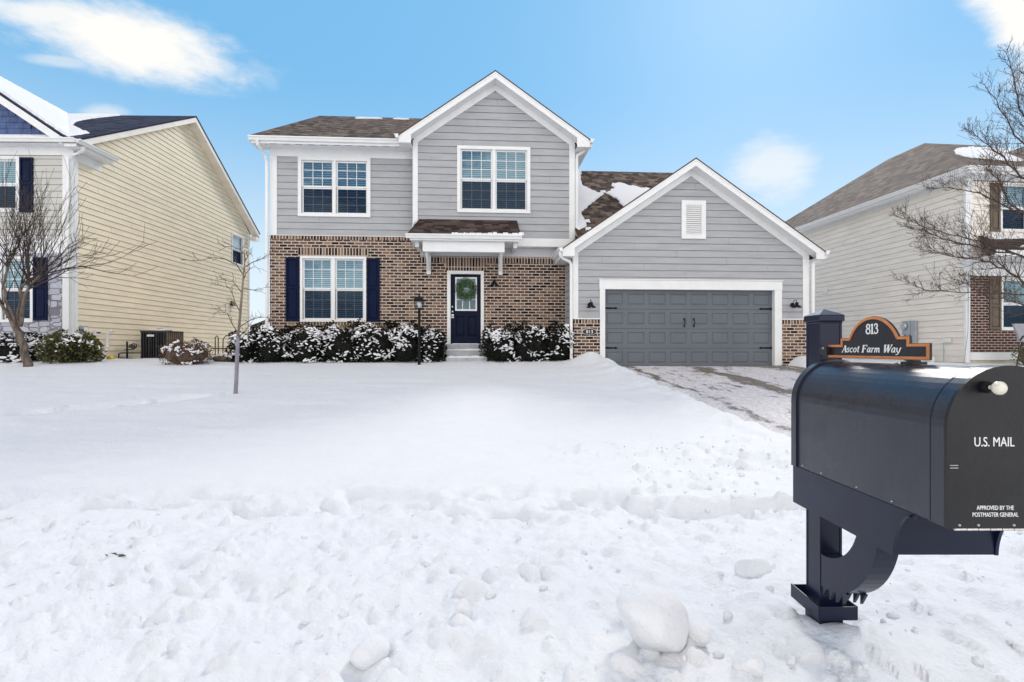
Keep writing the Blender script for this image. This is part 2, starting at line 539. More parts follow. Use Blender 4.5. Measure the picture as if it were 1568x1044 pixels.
class MB:
    """collects faces; dz shifts heights given relative to the eye into the parent's own frame"""
    def __init__(s, dz=0.0, auto=False):
        s.v, s.f, s.uv, s.dz, s.auto, s.marks = [], [], [], dz, auto, []

    def mark(s):
        """what follows becomes a piece (an object) of its own"""
        s.marks.append((len(s.v), len(s.f)))

    def poly(s, pts, uv=None):
        i = len(s.v)
        s.v += [(p[0], p[1], p[2] + s.dz) for p in pts]
        s.f.append(tuple(range(i, i + len(pts))))
        s.uv.append(uv)

    def raw(s, verts, faces):
        i = len(s.v)
        s.v += [(p[0], p[1], p[2] + s.dz) for p in verts]
        for f in faces:
            s.f.append(tuple(k + i for k in f))
            s.uv.append(None)

    def hexa(s, c):
        """8 corners: 4 of the front (o1), 4 of the back"""
        if s.auto:
            s.mark()
        s.raw(c, [(0, 1, 2, 3), (7, 6, 5, 4), (0, 4, 5, 1), (1, 5, 6, 2), (2, 6, 7, 3), (3, 7, 4, 0)])

    def box(s, x0, x1, y0, y1, z0, z1):
        s.hexa([(x0, y0, z0), (x1, y0, z0), (x1, y0, z1), (x0, y0, z1), (x0, y1, z0), (x1, y1, z0), (x1, y1, z1), (x0, y1, z1)])

    def tbox(s, tf, a0, a1, b0, b1, o0, o1):
        s.hexa([tf(a0, b0, o1), tf(a1, b0, o1), tf(a1, b1, o1), tf(a0, b1, o1), tf(a0, b0, o0), tf(a1, b0, o0), tf(a1, b1, o0), tf(a0, b1, o0)])

    def prism(s, tf, poly, o0, o1, uvface=False):
        """flat polygon (a, b) given thickness from o0 to o1"""
        if s.auto:
            s.mark()
        fr = [tf(a, b, o1) for a, b in poly]
        bk = [tf(a, b, o0) for a, b in poly]
        s.poly(fr, [(a, b) for a, b in poly] if uvface else None)
        s.poly(bk[::-1])
        n = len(poly)
        for i in range(n):
            j = (i + 1) % n
            s.poly([fr[i], bk[i], bk[j], fr[j]])

    def slab(s, pts, th, eave=None):
        """sloping roof sheet: pts = lower left, lower right, upper right, upper left; uv in metres"""
        P = [Vector(p) for p in pts]
        e = (P[1] - P[0]).normalized()
        nrm = (P[1] - P[0]).cross(P[-1] - P[0]).normalized()
        up = nrm.cross(e)
        if nrm.z < 0:
            nrm = -nrm
        uv = [((p - P[0]).dot(e) + 50, (p - P[0]).dot(up) + 50) for p in P]
        s.poly([tuple(p) for p in P], uv)
        lo = [p - nrm * th for p in P]
        s.poly([tuple(p) for p in lo][::-1])
        for i in range(len(P)):
            j = (i + 1) % len(P)
            s.poly([tuple(P[i]), tuple(lo[i]), tuple(lo[j]), tuple(P[j])])

    def tube(s, pts, radii, n=6, caps=True):
        P = [Vector(p) for p in pts]
        if not hasattr(radii, '__len__'):
            radii = [radii] * len(P)
        base = len(s.v)
        prev = None
        for i, p in enumerate(P):
            t = (P[min(i + 1, len(P) - 1)] - P[max(i - 1, 0)]).normalized()
            if prev is None:
                a = Vector((0, 0, 1)) if abs(t.z) < 0.9 else Vector((1, 0, 0))
                prev = (a - t * a.dot(t)).normalized()
            prev = (prev - t * prev.dot(t)).normalized()
            b = t.cross(prev)
            for k in range(n):
                an = 2 * math.pi * k / n
                q = p + (prev * math.cos(an) + b * math.sin(an)) * radii[i]
                s.v.append((q.x, q.y, q.z + s.dz))
        for i in range(len(P) - 1):
            for k in range(n):
                k2 = (k + 1) % n
                s.f.append((base + i * n + k, base + i * n + k2, base + (i + 1) * n + k2, base + (i + 1) * n + k))
                s.uv.append(None)
        if caps:
            s.f.append(tuple(base + k for k in range(n))[::-1])
            s.uv.append(None)
            m = base + (len(P) - 1) * n
            s.f.append(tuple(m + k for k in range(n)))
            s.uv.append(None)

    def lathe(s, prof, c, axis='z', n=20):
        """profile of (radius, height) spun about an axis through c"""
        base = len(s.v)
        for r, h in prof:
            for k in range(n):
                a = 2 * math.pi * k / n
                x, y = r * math.cos(a), r * math.sin(a)
                q = {'z': (x, y, h), 'y': (x, h, y), 'x': (h, x, y)}[axis]
                s.v.append((c[0] + q[0], c[1] + q[1], c[2] + q[2] + s.dz))
        for i in range(len(prof) - 1):
            for k in range(n):
                k2 = (k + 1) % n
                s.f.append((base + i * n + k, base + i * n + k2, base + (i + 1) * n + k2, base + (i + 1) * n + k))
                s.uv.append(None)
        s.f.append(tuple(base + k for k in range(n))[::-1])
        s.uv.append(None)
        m = base + (len(prof) - 1) * n
        s.f.append(tuple(m + k for k in range(n)))
        s.uv.append(None)

    def strips(s, tf, xl, xr, z0, z1, e=None, lip=0.0, holes=(), uvo=(0, 0), breaks=()):
        """wall skin in lapped courses of height e (or plain if e is None), leaving rectangular holes (a0, a1, b0, b1)"""
        cs = [z0]
        if e:
            while cs[-1] + e < z1 - 1e-6:
                cs.append(cs[-1] + e)
        cs.append(z1)
        for i in range(len(cs) - 1):
            zb, zt = cs[i], cs[i + 1]
            hh = e or (zt - zb)
            br = sorted({zb, zt} | {h for H in holes for h in H[2:4] if zb < h < zt} | {h for h in breaks if zb < h < zt})
            for h0, h1 in zip(br[:-1], br[1:]):
                o0 = lip * (1 - (h0 - zb) / hh)
                o1 = lip * (1 - (h1 - zb) / hh)
                cuts = sorted((H[0], H[1]) for H in holes if H[2] <= h0 + 1e-6 and H[3] >= h1 - 1e-6)
                xa = None
                segs = []
                for c in cuts + [(None, None)]:
                    l0, l1 = (xl(h0), xl(h1)) if xa is None else (xa, xa)
                    r0, r1 = (xr(h0), xr(h1)) if c[0] is None else (c[0], c[0])
                    segs.append((l0, l1, r0, r1))
                    xa = c[1]
                if lip:
                    cut = []
                    for l0, l1, r0, r1 in segs:
                        x = max(l0, l1) + (((i * 7919) % 97) / 97.0) * 3.4 + 0.3
                        while x < min(r0, r1) - 0.25:
                            cut.append((l0, l1, x - 0.0015, x - 0.0015))
                            l0 = l1 = x + 0.0015
                            x += 3.66
                        cut.append((l0, l1, r0, r1))
                    segs = cut
                for l0, l1, r0, r1 in segs:
                    if r0 - l0 < 1e-5 and r1 - l1 < 1e-5:
                        continue
                    g = GROOVE if lip and h0 == zb and h1 - h0 > 2 * GROOVE else 0.0
                    hb = h0 + g
                    pts = [(l0, hb, o0), (r0, hb, o0), (r1, h1, o1), (l1, h1, o1)]
                    s.poly([tf(*p) for p in pts], [(p[0] + uvo[0] + 50, p[1] + uvo[1] + 50) for p in pts])
                    if g:            # open joint under the butt of the board
                        s.poly([tf(l0, hb, o0), tf(l0, hb, -0.030), tf(r0, hb, -0.030), tf(r0, hb, o0)])
                        s.poly([tf(l0, h0, -0.030), tf(l0, hb, -0.030), tf(r0, hb, -0.030), tf(r0, h0, -0.030)])
                        s.poly([tf(l0, h0, 0.0), tf(l0, h0, -0.030), tf(r0, h0, -0.030), tf(r0, h0, 0.0)])

    def build(s, name, m, parent=None, smooth=False, bevel=0.0):
        if len(s.marks) > 1:
            cuts = s.marks + [(len(s.v), len(s.f))]
            out = None
            for (v0, f0), (v1, f1) in zip(cuts[:-1], cuts[1:]):
                if f1 == f0:
                    continue
                q = MB()
                q.v = s.v[v0:v1]
                q.f = [tuple(i - v0 for i in f) for f in s.f[f0:f1]]
                q.uv = s.uv[f0:f1]
                o = q.build(name, m, parent, smooth, bevel)
                out = out or o
            return out
        me = bpy.data.meshes.new(name)
        me.from_pydata(s.v, [], s.f)
        if any(u is not None for u in s.uv):
            lay = me.uv_layers.new(name="UVMap")
            co = []
            for f, u in zip(s.f, s.uv):
                co += (list(u) if u is not None else [(0.0, 0.0)] * len(f))
            lay.data.foreach_set("uv", [c for p in co for c in p])
        me.materials.append(M[m])
        if smooth:
            me.polygons.foreach_set("use_smooth", [True] * len(me.polygons))
        me.update()
        o = bpy.data.objects.new(name, me)
        link(o)
        if parent is not None:
            o.parent = parent
        if bevel:
            b = o.modifiers.new("bevel", 'BEVEL')
            b.width = bevel
            b.segments = 2
            b.limit_method = 'ANGLE'
            b.angle_limit = rad(40)
        return o


def auto_smooth(o, ang=40):
    """shade smooth but keep edges sharper than ang hard"""
    bm = bmesh.new()
    bm.from_mesh(o.data)
    for f in bm.faces:
        f.smooth = True
    for e in bm.edges:
        if len(e.link_faces) == 2 and e.calc_face_angle(0) > rad(ang):
            e.smooth = False
        elif len(e.link_faces) != 2:
            e.smooth = False
    bm.to_mesh(o.data)
    bm.free()
    return o


def thing(name, label, cat, loc=(0, 0, 0), rz=0.0, group=None):
    o = bpy.data.objects.new(name, None)
    o.empty_display_size = 0.2
    link(o)
    o.location = loc
    o.rotation_euler = (0, 0, rz)
    return tag(o, label, cat, group)


def tag(o, label, cat, group=None):
    o['label'] = label
    o['category'] = cat
    if group:
        o['group'] = group
    return o


def FRONT(v):
    return lambda a, b, o: (a, v - o, b)


def SIDE(u):          # faces +u
    return lambda a, b, o: (u + o, a, b)


def SIDEL(u):         # faces -u
    return lambda a, b, o: (u - o, a, b)


def const(x):
    return lambda h: x


# ------------------------------------------------------------------ ground shape (heights relative to the eye)
def hash2(ix, iy, seed):
    h = (ix.astype(np.int64) * 374761393 + iy.astype(np.int64) * 668265263 + seed * 982451653) & 0xFFFFFFFF
    h = ((h ^ (h >> 13)) * 1274126177) & 0xFFFFFFFF
    return ((h ^ (h >> 16)) & 0xFFFF) / 65535.0


def vnoise(x, y, seed=0):
    ix, iy = np.floor(x), np.floor(y)
    fx, fy = x - ix, y - iy
    fx = fx * fx * fx * (fx * (fx * 6 - 15) + 10)
    fy = fy * fy * fy * (fy * (fy * 6 - 15) + 10)
    a, b = hash2(ix, iy, seed), hash2(ix + 1, iy, seed)
    c, d = hash2(ix, iy + 1, seed), hash2(ix + 1, iy + 1, seed)
    return (a + (b - a) * fx) * (1 - fy) + (c + (d - c) * fx) * fy - 0.5


def fbm(x, y, seed=0, oct=4, rough=0.5):
    r, a = 0.0, 1.0
    for k in range(oct):
        r = r + a * vnoise(x, y, seed + k * 17)
        x, y, a = x * 2.03 + 3.1, y * 2.03 - 1.7, a * rough
    return r


def sstep(x, a, b):
    t = np.clip((x - a) / (b - a), 0, 1)
    return t * t * (3 - 2 * t)


PY = np.array([-300, -40, -3.0, -0.6, 0.5, 1.2, 1.8, 2.4, 3.1, 3.6, 4.05, 4.5, 6.0, 9.0, 12.0, 15.0, 18.0, 30.0, 90.0, 400.0])
PW = np.array([-1.5, -1.5, -1.5, -1.45, -1.16, -0.99, -0.935, -0.985, -1.085, -1.13, -1.15, -1.115, -1.005, -0.775, -0.545, -0.325, -0.29, -0.25, -0.22, -0.2])
HS = 0.0633       # the plot is turned by this slope against the street


def house_u(x, y):
    return x * 0.998 + (y - 14.75) * 0.0632


def drive_mask(x, y):
    u = house_u(x, y)
    wob = 0.16 * fbm(y * 0.9, x * 0.2, 5, 3)
    m = sstep(u + wob, 2.55, 2.85) * (1 - sstep(u - wob, 7.9, 8.25))
    return m * sstep(y + 0.5 * fbm(x * 1.2, y * 0.1, 9, 3), 4.5, 5.4) * (1 - sstep(y, 15.5, 15.9))


def drive_w(x, y):
    return np.interp(y, [3.0, 5.0, 7.0, 10.0, 14.6, 16.0], [-1.32, -1.20, -1.07, -0.83, -0.475, -0.47])


def base_w(x, y):
    x = np.asarray(x, float)
    y = np.asarray(y, float)
    yw = y - HS * x * sstep(y, 5, 9)
    w = np.interp(yw, PY, PW)
    w = (w + np.interp(yw - 0.25, PY, PW) + np.interp(yw + 0.25, PY, PW)) / 3
    w = w - 0.08 * sstep(x, 8.0, 10.0) * sstep(y, 8, 13)
    return w


def lawn_w(x, y):
    """lawn with its shovelled bank but without fine texture"""
    w = base_w(x, y)
    m = drive_mask(x, y)
    u = house_u(x, y)
    bank = np.exp(-((u - 2.25) / 0.42) ** 2) * sstep(y, 5.0, 7.0) * (0.05 + 0.10 * sstep(y, 9, 14)) * (1 - sstep(y, 14.9, 15.6))
    pile = 0.17 * np.exp(-((u - 2.05) / 0.42) ** 2 - ((y - 14.35) / 0.5) ** 2)
    pile2 = 0.22 * np.exp(-((u - 8.35) / 0.35) ** 2 - ((y - 14.9) / 0.45) ** 2)
    w = w + bank + pile + pile2
    w = w + 0.06 * np.exp(-((x - 1.12) / 0.20) ** 2 - ((y - 1.66) / 0.12) ** 2) + 0.03 * np.exp(-((x - 0.93) / 0.15) ** 2 - ((y - 1.82) / 0.15) ** 2)
    return w * (1 - m) + (drive_w(x, y) - 0.07) * m


def ground(x, y):
    return float(lawn_w(np.array([x]), np.array([y]))[0]) + EYE


rng = np.random.default_rng(11)


def detail_w(x, y):
    near = 1 - sstep(y, 3.3, 4.3)
    lawn = sstep(y, 4.2, 5.2)
    m = drive_mask(x, y)
    d = 0.032 * near * fbm(x * 2.2, y * 2.2, 21, 3)
    rough_amt = near * (0.55 + 0.9 * np.clip(vnoise(x * 0.8, y * 0.8, 77) + 0.3, 0, 1))
    d += 0.040 * rough_amt * fbm(x * 7.0, y * 7.0, 31, 3)
    r = np.abs(fbm(x * 11.0, y * 11.0, 41, 3))
    d += 0.022 * rough_amt * (0.25 - r)
    d += 0.004 * rough_amt * fbm(x * 38, y * 38, 51, 2)
    # trodden walk: footprints and a broken edge where the lawn starts
    tz = np.exp(-((y - 3.95 - 0.25 * fbm(x * 0.7, x * 0.0 + 3, 61, 3)) / 0.38) ** 2)
    f = fbm(x * 2.6, y * 3.4, 71, 3)
    d -= 0.15 * tz * sstep(f, -0.2, 0.42)
    d += 0.05 * tz * np.abs(fbm(x * 6, y * 6, 81, 3))
    # right-hand ridge where the plough threw the snow across the drive mouth
    pr = np.exp(-((y - 5.0 + 0.25 * (x - 2.6)) / 0.55) ** 2) * sstep(x, 0.9, 2.2) * (1 - sstep(x, 7, 9))
    d += pr * (0.05 + 0.10 * fbm(x * 3.0, y * 3.0, 91, 4) + 0.05 * np.abs(fbm(x * 6.0, y * 6.0, 93, 3)))
    # wind ripples on the lawn
    d += lawn * (1 - m) * (0.022 * fbm(x * 0.9 + y * 0.5, y * 2.4, 101, 4) + 0.030 * fbm(x * 0.35, y * 0.35, 111, 3))
    # old tracks on the left of the lawn
    tr = np.exp(-((y - 7.2 - 0.9 * (x + 7.0)) / 0.30) ** 2) * sstep(x, -9, -7.6) * (1 - sstep(x, -5.6, -4.6))
    d -= 0.09 * tr * sstep(fbm(x * 2.2, y * 2.2, 121, 2), 0.0, 0.2)
    # crumbly shovelled edge beside the drive
    u = house_u(x, y)
    ed = np.exp(-((u - 2.35) / 0.35) ** 2) * sstep(y, 4.8, 6.0) * (1 - sstep(y, 15, 15.5))
    d += ed * 0.09 * fbm(x * 3.5, y * 3.5, 131, 4)
    return d


def build_ground():
    # fine fan of snow in front of the camera
    S = np.concatenate([np.linspace(-2.6, -1.08, 60, endpoint=False), np.linspace(-1.08, 1.08, 560), np.linspace(1.08, 2.6, 61)[1:]])
    Y = np.exp(np.linspace(math.log(0.55), math.log(95), 520))
    YY, SS = np.meshgrid(Y, S, indexing='ij')
    XX = SS * YY
    W = lawn_w(XX, YY) + detail_w(XX, YY)
    # clods of thrown snow, pressed into the near bank
    flatx, flaty = XX.ravel(), YY.ravel()
    Wf = W.ravel().copy()
    nearidx = np.where((flaty < 6.4) & (np.abs(flatx / flaty) < 1.3))[0]
    nx, ny = flatx[nearidx], flaty[nearidx]
    add = np.zeros(len(nx))
    order = np.argsort(ny)
    sy = ny[order]
    for k in range(1150):
        if k < 950:
            cy = 1.25 + 2.6 * rng.random() ** 1.15 + (9 if k > 840 else 0)
            cx = cy * (-1.05 + 2.1 * rng.random())
            r = 0.012 + 0.046 * rng.random() ** 2.8
        else:
            cy = 3.4 + 2.4 * rng.random()
            cx = 0.8 + 2.6 * rng.random() - 0.3 * (cy - 4)
            r = 0.02 + 0.05 * rng.random() ** 2
        h = r * (0.35 + 0.65 * rng.random())
        an, st = rng.random() * 3.14, 0.65 + 0.5 * rng.random()
        lo, hi = np.searchsorted(sy, cy - 1.6 * r), np.searchsorted(sy, cy + 1.6 * r)
        idx = order[lo:hi]
        dx, dy = nx[idx] - cx, ny[idx] - cy
        ca, sa = math.cos(an), math.sin(an)
        q = np.sqrt(((dx * ca + dy * sa) / (r / st)) ** 2 + ((-dx * sa + dy * ca) / (r * st)) ** 2)
        q = q + 0.25 * vnoise(dx / r * 1.7 + k, dy / r * 1.7, 7)
        b = h * np.clip(1 - q * q, 0, 1) ** (0.45 + 0.8 * rng.random())
        add[idx] = np.maximum(add[idx], b)
    Wf[nearidx] += add
    nr, nc = XX.shape
    verts = np.column_stack([flatx, flaty, Wf + EYE])
    me = bpy.data.meshes.new('snow_ground')
    me.vertices.add(len(verts))
    me.vertices.foreach_set('co', verts.ravel())
    i = np.arange(nr * nc).reshape(nr, nc)
    quads = np.stack([i[:-1, :-1], i[:-1, 1:], i[1:, 1:], i[1:, :-1]], -1).reshape(-1, 4)
    me.loops.add(quads.size)
    me.loops.foreach_set('vertex_index', quads.ravel())
    me.polygons.add(len(quads))
    me.polygons.foreach_set('loop_start', np.arange(0, quads.size, 4))
    me.polygons.foreach_set('use_smooth', np.ones(len(quads), bool))
    me.materials.append(M['snow'])
    me.update(calc_edges=True)
    o = link(bpy.data.objects.new('snow_ground', me))
    o['kind'] = 'structure'
    # coarse snow all round, out to the horizon
    gx = np.concatenate([[-900, -300, -120], np.arange(-60, 61, 1.5), [120, 300, 900]])
    gy = np.concatenate([[-900, -300, -90], np.arange(-45, 100, 1.5), [160, 400, 1200]])
    GX, GY = np.meshgrid(gx, gy)
    GW = base_w(GX, GY) - 0.42 * sstep(GY, -1.5, 0.5)
    nr, nc = GX.shape
    i = np.arange(nr * nc).reshape(nr, nc)
    quads = np.stack([i[:-1, :-1], i[:-1, 1:], i[1:, 1:], i[1:, :-1]], -1).reshape(-1, 4)
    me = bpy.data.meshes.new('snow_field')
    me.from_pydata(np.column_stack([GX.ravel(), GY.ravel(), GW.ravel() + EYE]).tolist(), [], quads.tolist())
    me.polygons.foreach_set('use_smooth', [True] * len(me.polygons))
    me.materials.append(M['snow'])
    o = link(bpy.data.objects.new('snow_field', me))
    o['kind'] = 'structure'
    # driveway: worn packed snow over concrete, lying in the cleared strip
    us = np.linspace(2.3, 8.35, 60)
    vs = np.linspace(-10.4, 0.02, 110)
    VV, UU = np.meshgrid(vs, us, indexing='ij')
    c, s = 0.998, 0.0632
    X = UU * c - VV * s
    Yg = 14.75 + UU * s + VV * c
    Wd = drive_w(X, Yg) + 0.035 * fbm(UU * 1.3, VV * 0.8, 141, 4)
    nr, nc = UU.shape
    i = np.arange(nr * nc).reshape(nr, nc)
    quads = np.stack([i[:-1, :-1], i[:-1, 1:], i[1:, 1:], i[1:, :-1]], -1).reshape(-1, 4)
    me = bpy.data.meshes.new('driveway')
    me.from_pydata(np.column_stack([UU.ravel(), VV.ravel(), Wd.ravel() + EYE]).tolist(), [], quads.tolist())
    me.polygons.foreach_set('use_smooth', [True] * len(me.polygons))
    me.materials.append(M['driveway'])
    o = link(bpy.data.objects.new('driveway', me))
    o.location = (0, 14.75, 0)
    o.rotation_euler = (0, 0, math.atan(HS))
    o['kind'] = 'structure'


build_ground()

# ------------------------------------------------------------------ house building blocks
def window_unit(root, dz, tf, a0, a1, b0, b1, units=2, cols=3, rows=3, case=0.10, screen=True, blinds=True, mull=0.085, label=None, frame='white_trim', shade=False, pane='glass'):
    """double-hung window set into a wall hole; returns the hole rectangle"""
    f = MB(dz)
    # outer casing, butted: jambs between head and sill
    f.tbox(tf, a0, a1, b1 - case, b1, -0.02, 0.045)
    f.tbox(tf, a0, a1, b0, b0 + case, -0.02, 0.050)
    f.tbox(tf, a0, a0 + case, b0 + case, b1 - case, -0.02, 0.042)
    f.tbox(tf, a1 - case, a1, b0 + case, b1 - case, -0.02, 0.042)
    ia0, ia1, ib0, ib1 = a0 + case, a1 - case, b0 + case, b1 - case
    uw = (ia1 - ia0 - (units - 1) * mull) / units
    st = 0.045
    gl, mu, bl, sc, rm = MB(dz), MB(dz), MB(dz), MB(dz), MB(dz)
    for k in range(units):
        x0 = ia0 + k * (uw + mull)
        x1 = x0 + uw
        if k:
            f.tbox(tf, x0 - mull, x0, ib0, ib1, -0.02, 0.038)
        mid = (ib0 + ib1) / 2
        for (y0, y1, dep) in ((mid, ib1, -0.020), (ib0, mid, -0.045)):
            f.tbox(tf, x0, x0 + st, y0, y1, dep - 0.035, dep)
            f.tbox(tf, x1 - st, x1, y0, y1, dep - 0.035, dep)
            f.tbox(tf, x0 + st, x1 - st, y0, y0 + st, dep - 0.035, dep - 0.001)
            f.tbox(tf, x0 + st, x1 - st, y1 - st, y1, dep - 0.035, dep - 0.001)
            gx0, gx1, gy0, gy1 = x0 + st, x1 - st, y0 + st, y1 - st
            gl.poly([tf(gx0, gy0, dep - 0.022), tf(gx1, gy0, dep - 0.022), tf(gx1, gy1, dep - 0.022), tf(gx0, gy1, dep - 0.022)])
            bw = 0.017
            for c in range(1, cols):
                xc = gx0 + (gx1 - gx0) * c / cols
                mu.tbox(tf, xc - bw / 2, xc + bw / 2, gy0, gy1, dep - 0.018, dep - 0.008)
            for r in range(1, rows):
                yc = gy0 + (gy1 - gy0) * r / rows
                mu.tbox(tf, gx0, gx1, yc - bw / 2, yc + bw / 2, dep - 0.019, dep - 0.009)
            if screen and y0 == ib0:
                sc.poly([tf(gx0, gy0, dep - 0.003), tf(gx1, gy0, dep - 0.003), tf(gx1, gy1, dep - 0.003), tf(gx0, gy1, dep - 0.003)])
        if blinds:
            y = ib0 + 0.05
            rr = random.Random(int(a0 * 1000) + k)
            while y < ib1 - 0.04:
                t = 0.006 * (rr.random() - 0.5)
                bl.poly([tf(x0 + 0.02, y + 0.034 + t, -0.145), tf(x1 - 0.02, y + 0.034 - t, -0.145), tf(x1 - 0.02, y - t, -0.105), tf(x0 + 0.02, y + t, -0.105)])
                y += 0.062
    if shade:
        sh = MB(dz)
        sh.poly([tf(ia0, ib0 + 0.45 * (ib1 - ib0), -0.09), tf(ia1, ib0 + 0.45 * (ib1 - ib0), -0.09), tf(ia1, ib1, -0.09), tf(ia0, ib1, -0.09)])
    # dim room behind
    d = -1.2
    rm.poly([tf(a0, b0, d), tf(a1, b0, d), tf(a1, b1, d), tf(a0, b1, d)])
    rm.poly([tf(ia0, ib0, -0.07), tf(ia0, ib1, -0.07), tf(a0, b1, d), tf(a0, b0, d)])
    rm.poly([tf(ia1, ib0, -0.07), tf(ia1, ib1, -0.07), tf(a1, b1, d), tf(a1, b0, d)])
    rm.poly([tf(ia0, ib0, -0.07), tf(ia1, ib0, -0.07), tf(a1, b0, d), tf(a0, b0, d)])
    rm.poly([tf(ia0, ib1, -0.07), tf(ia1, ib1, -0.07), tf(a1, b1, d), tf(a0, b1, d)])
    o = f.build('window', frame, root, bevel=0.004)
    if label:
        o['label'] = label
    gl.build('pane', pane, o)
    mu.build('muntins', 'white_trim', o)
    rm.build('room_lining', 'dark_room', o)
    if shade:
        sh.build('roller_shade', 'white_trim', o)
    if screen:
        sc.build('insect_screen', 'insect_screen', o)
    if blinds:
        bl.build('blinds', 'blind_white', o)
    return (ia0 + 0.001, ia1 - 0.001, ib0 + 0.001, ib1 - 0.001)


def win_hole(a0, a1, b0, b1, case=0.10):
    return (a0 + case, a1 - case, b0 + case, b1 - case)


def shutter(root, dz, tf, a0, a1, b0, b1, m, name='shutter', split=0.53):
    s = MB(dz)
    th = 0.045
    s.tbox(tf, a0, a1, b0, b1, 0.004, 0.022)
    r = 0.055
    s.tbox(tf, a0, a0 + r, b0, b1, 0.022, th)
    s.tbox(tf, a1 - r, a1, b0, b1, 0.022, th)
    mid = b0 + (b1 - b0) * split
    for y0, y1 in ((b0, b0 + r * 1.3), (mid - r / 2, mid + r / 2), (b1 - r * 1.2, b1)):
        s.tbox(tf, a0 + r, a1 - r, y0, y1, 0.022, th - 0.002)
    for y0, y1 in ((b0 + r * 1.3, mid - r / 2), (mid + r / 2, b1 - r * 1.2)):
        p0, p1, q0, q1 = a0 + r, a1 - r, y0, y1
        g = 0.022
        s.hexa([tf(p0 + g + 0.02, q0 + g + 0.02, 0.038), tf(p1 - g - 0.02, q0 + g + 0.02, 0.038), tf(p1 - g - 0.02, q1 - g - 0.02, 0.038), tf(p0 + g + 0.02, q1 - g - 0.02, 0.038),
                tf(p0 + g, q0 + g, 0.020), tf(p1 - g, q0 + g, 0.020), tf(p1 - g, q1 - g, 0.020), tf(p0 + g, q1 - g, 0.020)])
    return s.build(name, m, root, bevel=0.003)


def gutter(mb, p0, p1, out):
    """K-style gutter between two points at its back top edge; out = outward unit vector (x, y)"""
    mb.mark()
    prof = [(0, 0), (0, -0.115), (0.065, -0.115), (0.085, -0.06), (0.115, -0.03), (0.115, 0.0), (0.105, 0.0), (0.10, -0.02)]
    A = [(p0[0] + out[0] * d, p0[1] + out[1] * d, p0[2] + h) for d, h in prof]
    B = [(p1[0] + out[0] * d, p1[1] + out[1] * d, p1[2] + h) for d, h in prof]
    n = len(prof)
    for i in range(n):
        j = (i + 1) % n
        mb.poly([A[i], B[i], B[j], A[j]])
    mb.poly(A)
    mb.poly(B[::-1])


def downspout(mb, pts, w=0.075, d=0.055):
    """rectangular pipe along points"""
    P = [Vector(p) for p in pts]
    rings = []
    for i, p in enumerate(P):
        t = (P[min(i + 1, len(P) - 1)] - P[max(i - 1, 0)]).normalized()
        a = Vector((1, 0, 0))
        if abs(t.x) > 0.75:
            a = Vector((0, 0, 1))
        a = (a - t * a.dot(t)).normalized()
        b = t.cross(a)
        rings.append([p + a * (w / 2) * sx + b * (d / 2) * sy for sx, sy in ((-1, -1), (1, -1), (1, 1), (-1, 1))])
    for r0, r1 in zip(rings[:-1], rings[1:]):
        for k in range(4):
            mb.poly([tuple(r0[k]), tuple(r0[(k + 1) % 4]), tuple(r1[(k + 1) % 4]), tuple(r1[k])])
    mb.poly([tuple(q) for q in rings[0]])
    mb.poly([tuple(q) for q in rings[-1]])


def chevron(mb, tf, uc, half, wp, sl, top, depth, o0, o1, tail=None):
    """inverted-V board: its upper edge lies `top` below the roof line, `depth` tall"""
    h = half if tail is None else tail
    pts = [(uc - h, wp - sl * h - top), (uc, wp - top), (uc + h, wp - sl * h - top),
           (uc + h, wp - sl * h - top - depth), (uc, wp - top - depth), (uc - h, wp - sl * h - top - depth)]
    L = [pts[0], pts[1], pts[4], pts[5]]
    Rr = [pts[1], pts[2], pts[3], pts[4]]
    mb.prism(tf, L, o0, o1)
    mb.prism(tf, Rr, o0, o1)


def gable_roof(root, dz, uc, half, wp, sl, vf, vb, vwall, uL, uR, shingle, trim='white_trim', soffit_w=None):
    """gable facing the street: shingled slopes, rake boards, soffits, boxed tails, frieze on the wall"""
    r = MB(dz)
    th = 0.035
    e = 0.02
    for sgn in (-1, 1):
        a = (uc + sgn * (half + e), vf - 0.015, wp - sl * (half + e))
        b = (uc + sgn * (half + e), vb, wp - sl * (half + e))
        c = (uc, vb, wp)
        d = (uc, vf - 0.015, wp)
        r.slab([a, b, c, d] if sgn > 0 else [b, a, d, c], th)
    roof = r.build('roof', shingle, root)
    t = MB(dz, True)
    tf = FRONT(vwall)
    ov = vwall - vf
    k = 0.19
    chevron(t, tf, uc, half, wp, sl, th + 0.004, k, ov - 0.028, ov)                       # rake board
    chevron(t, tf, uc, half - 0.04, wp, sl, th + 0.002, 0.045, ov, ov + 0.012)             # thin drip moulding
    chevron(t, tf, uc, half - 0.02, wp, sl, th + k - 0.02, 0.02, 0.03, ov - 0.028)         # sloping soffit
    chevron(t, tf, uc, half, wp, sl, th + k - 0.004, 0.19, -0.02, 0.030, tail=(uR - uL) / 2 - 0.02)    # frieze
    for sgn, uw in ((-1, uL), (1, uR)):
        ut = uc + sgn * half
        wt = wp - sl * half - th
        ws = wt - k
        # boxed tail: face board and level soffit running back along the eave
        ww = wp - sl * abs(uw - uc) - th - k
        poly = [(ut, ws - 0.003), (uw, ws - 0.003), (uw, ww + 0.02), (ut, ws + 0.02)]
        if sgn < 0:
            poly = poly[::-1]
        t.prism(tf, poly, ov - 0.027, ov - 0.003)
        x0, x1 = min(ut, uw), max(ut, uw)
        t.box(x0, x1, vf + 0.028, vb - 0.5, ws - 0.003, ws + 0.015)
        t.box(min(ut, ut - sgn * 0.02), max(ut, ut - sgn * 0.02), vf + 0.028, vb - 0.5, ws + 0.015, wt + 0.01)
    t.build('rake_board', trim, root, bevel=0.003)
    return roof


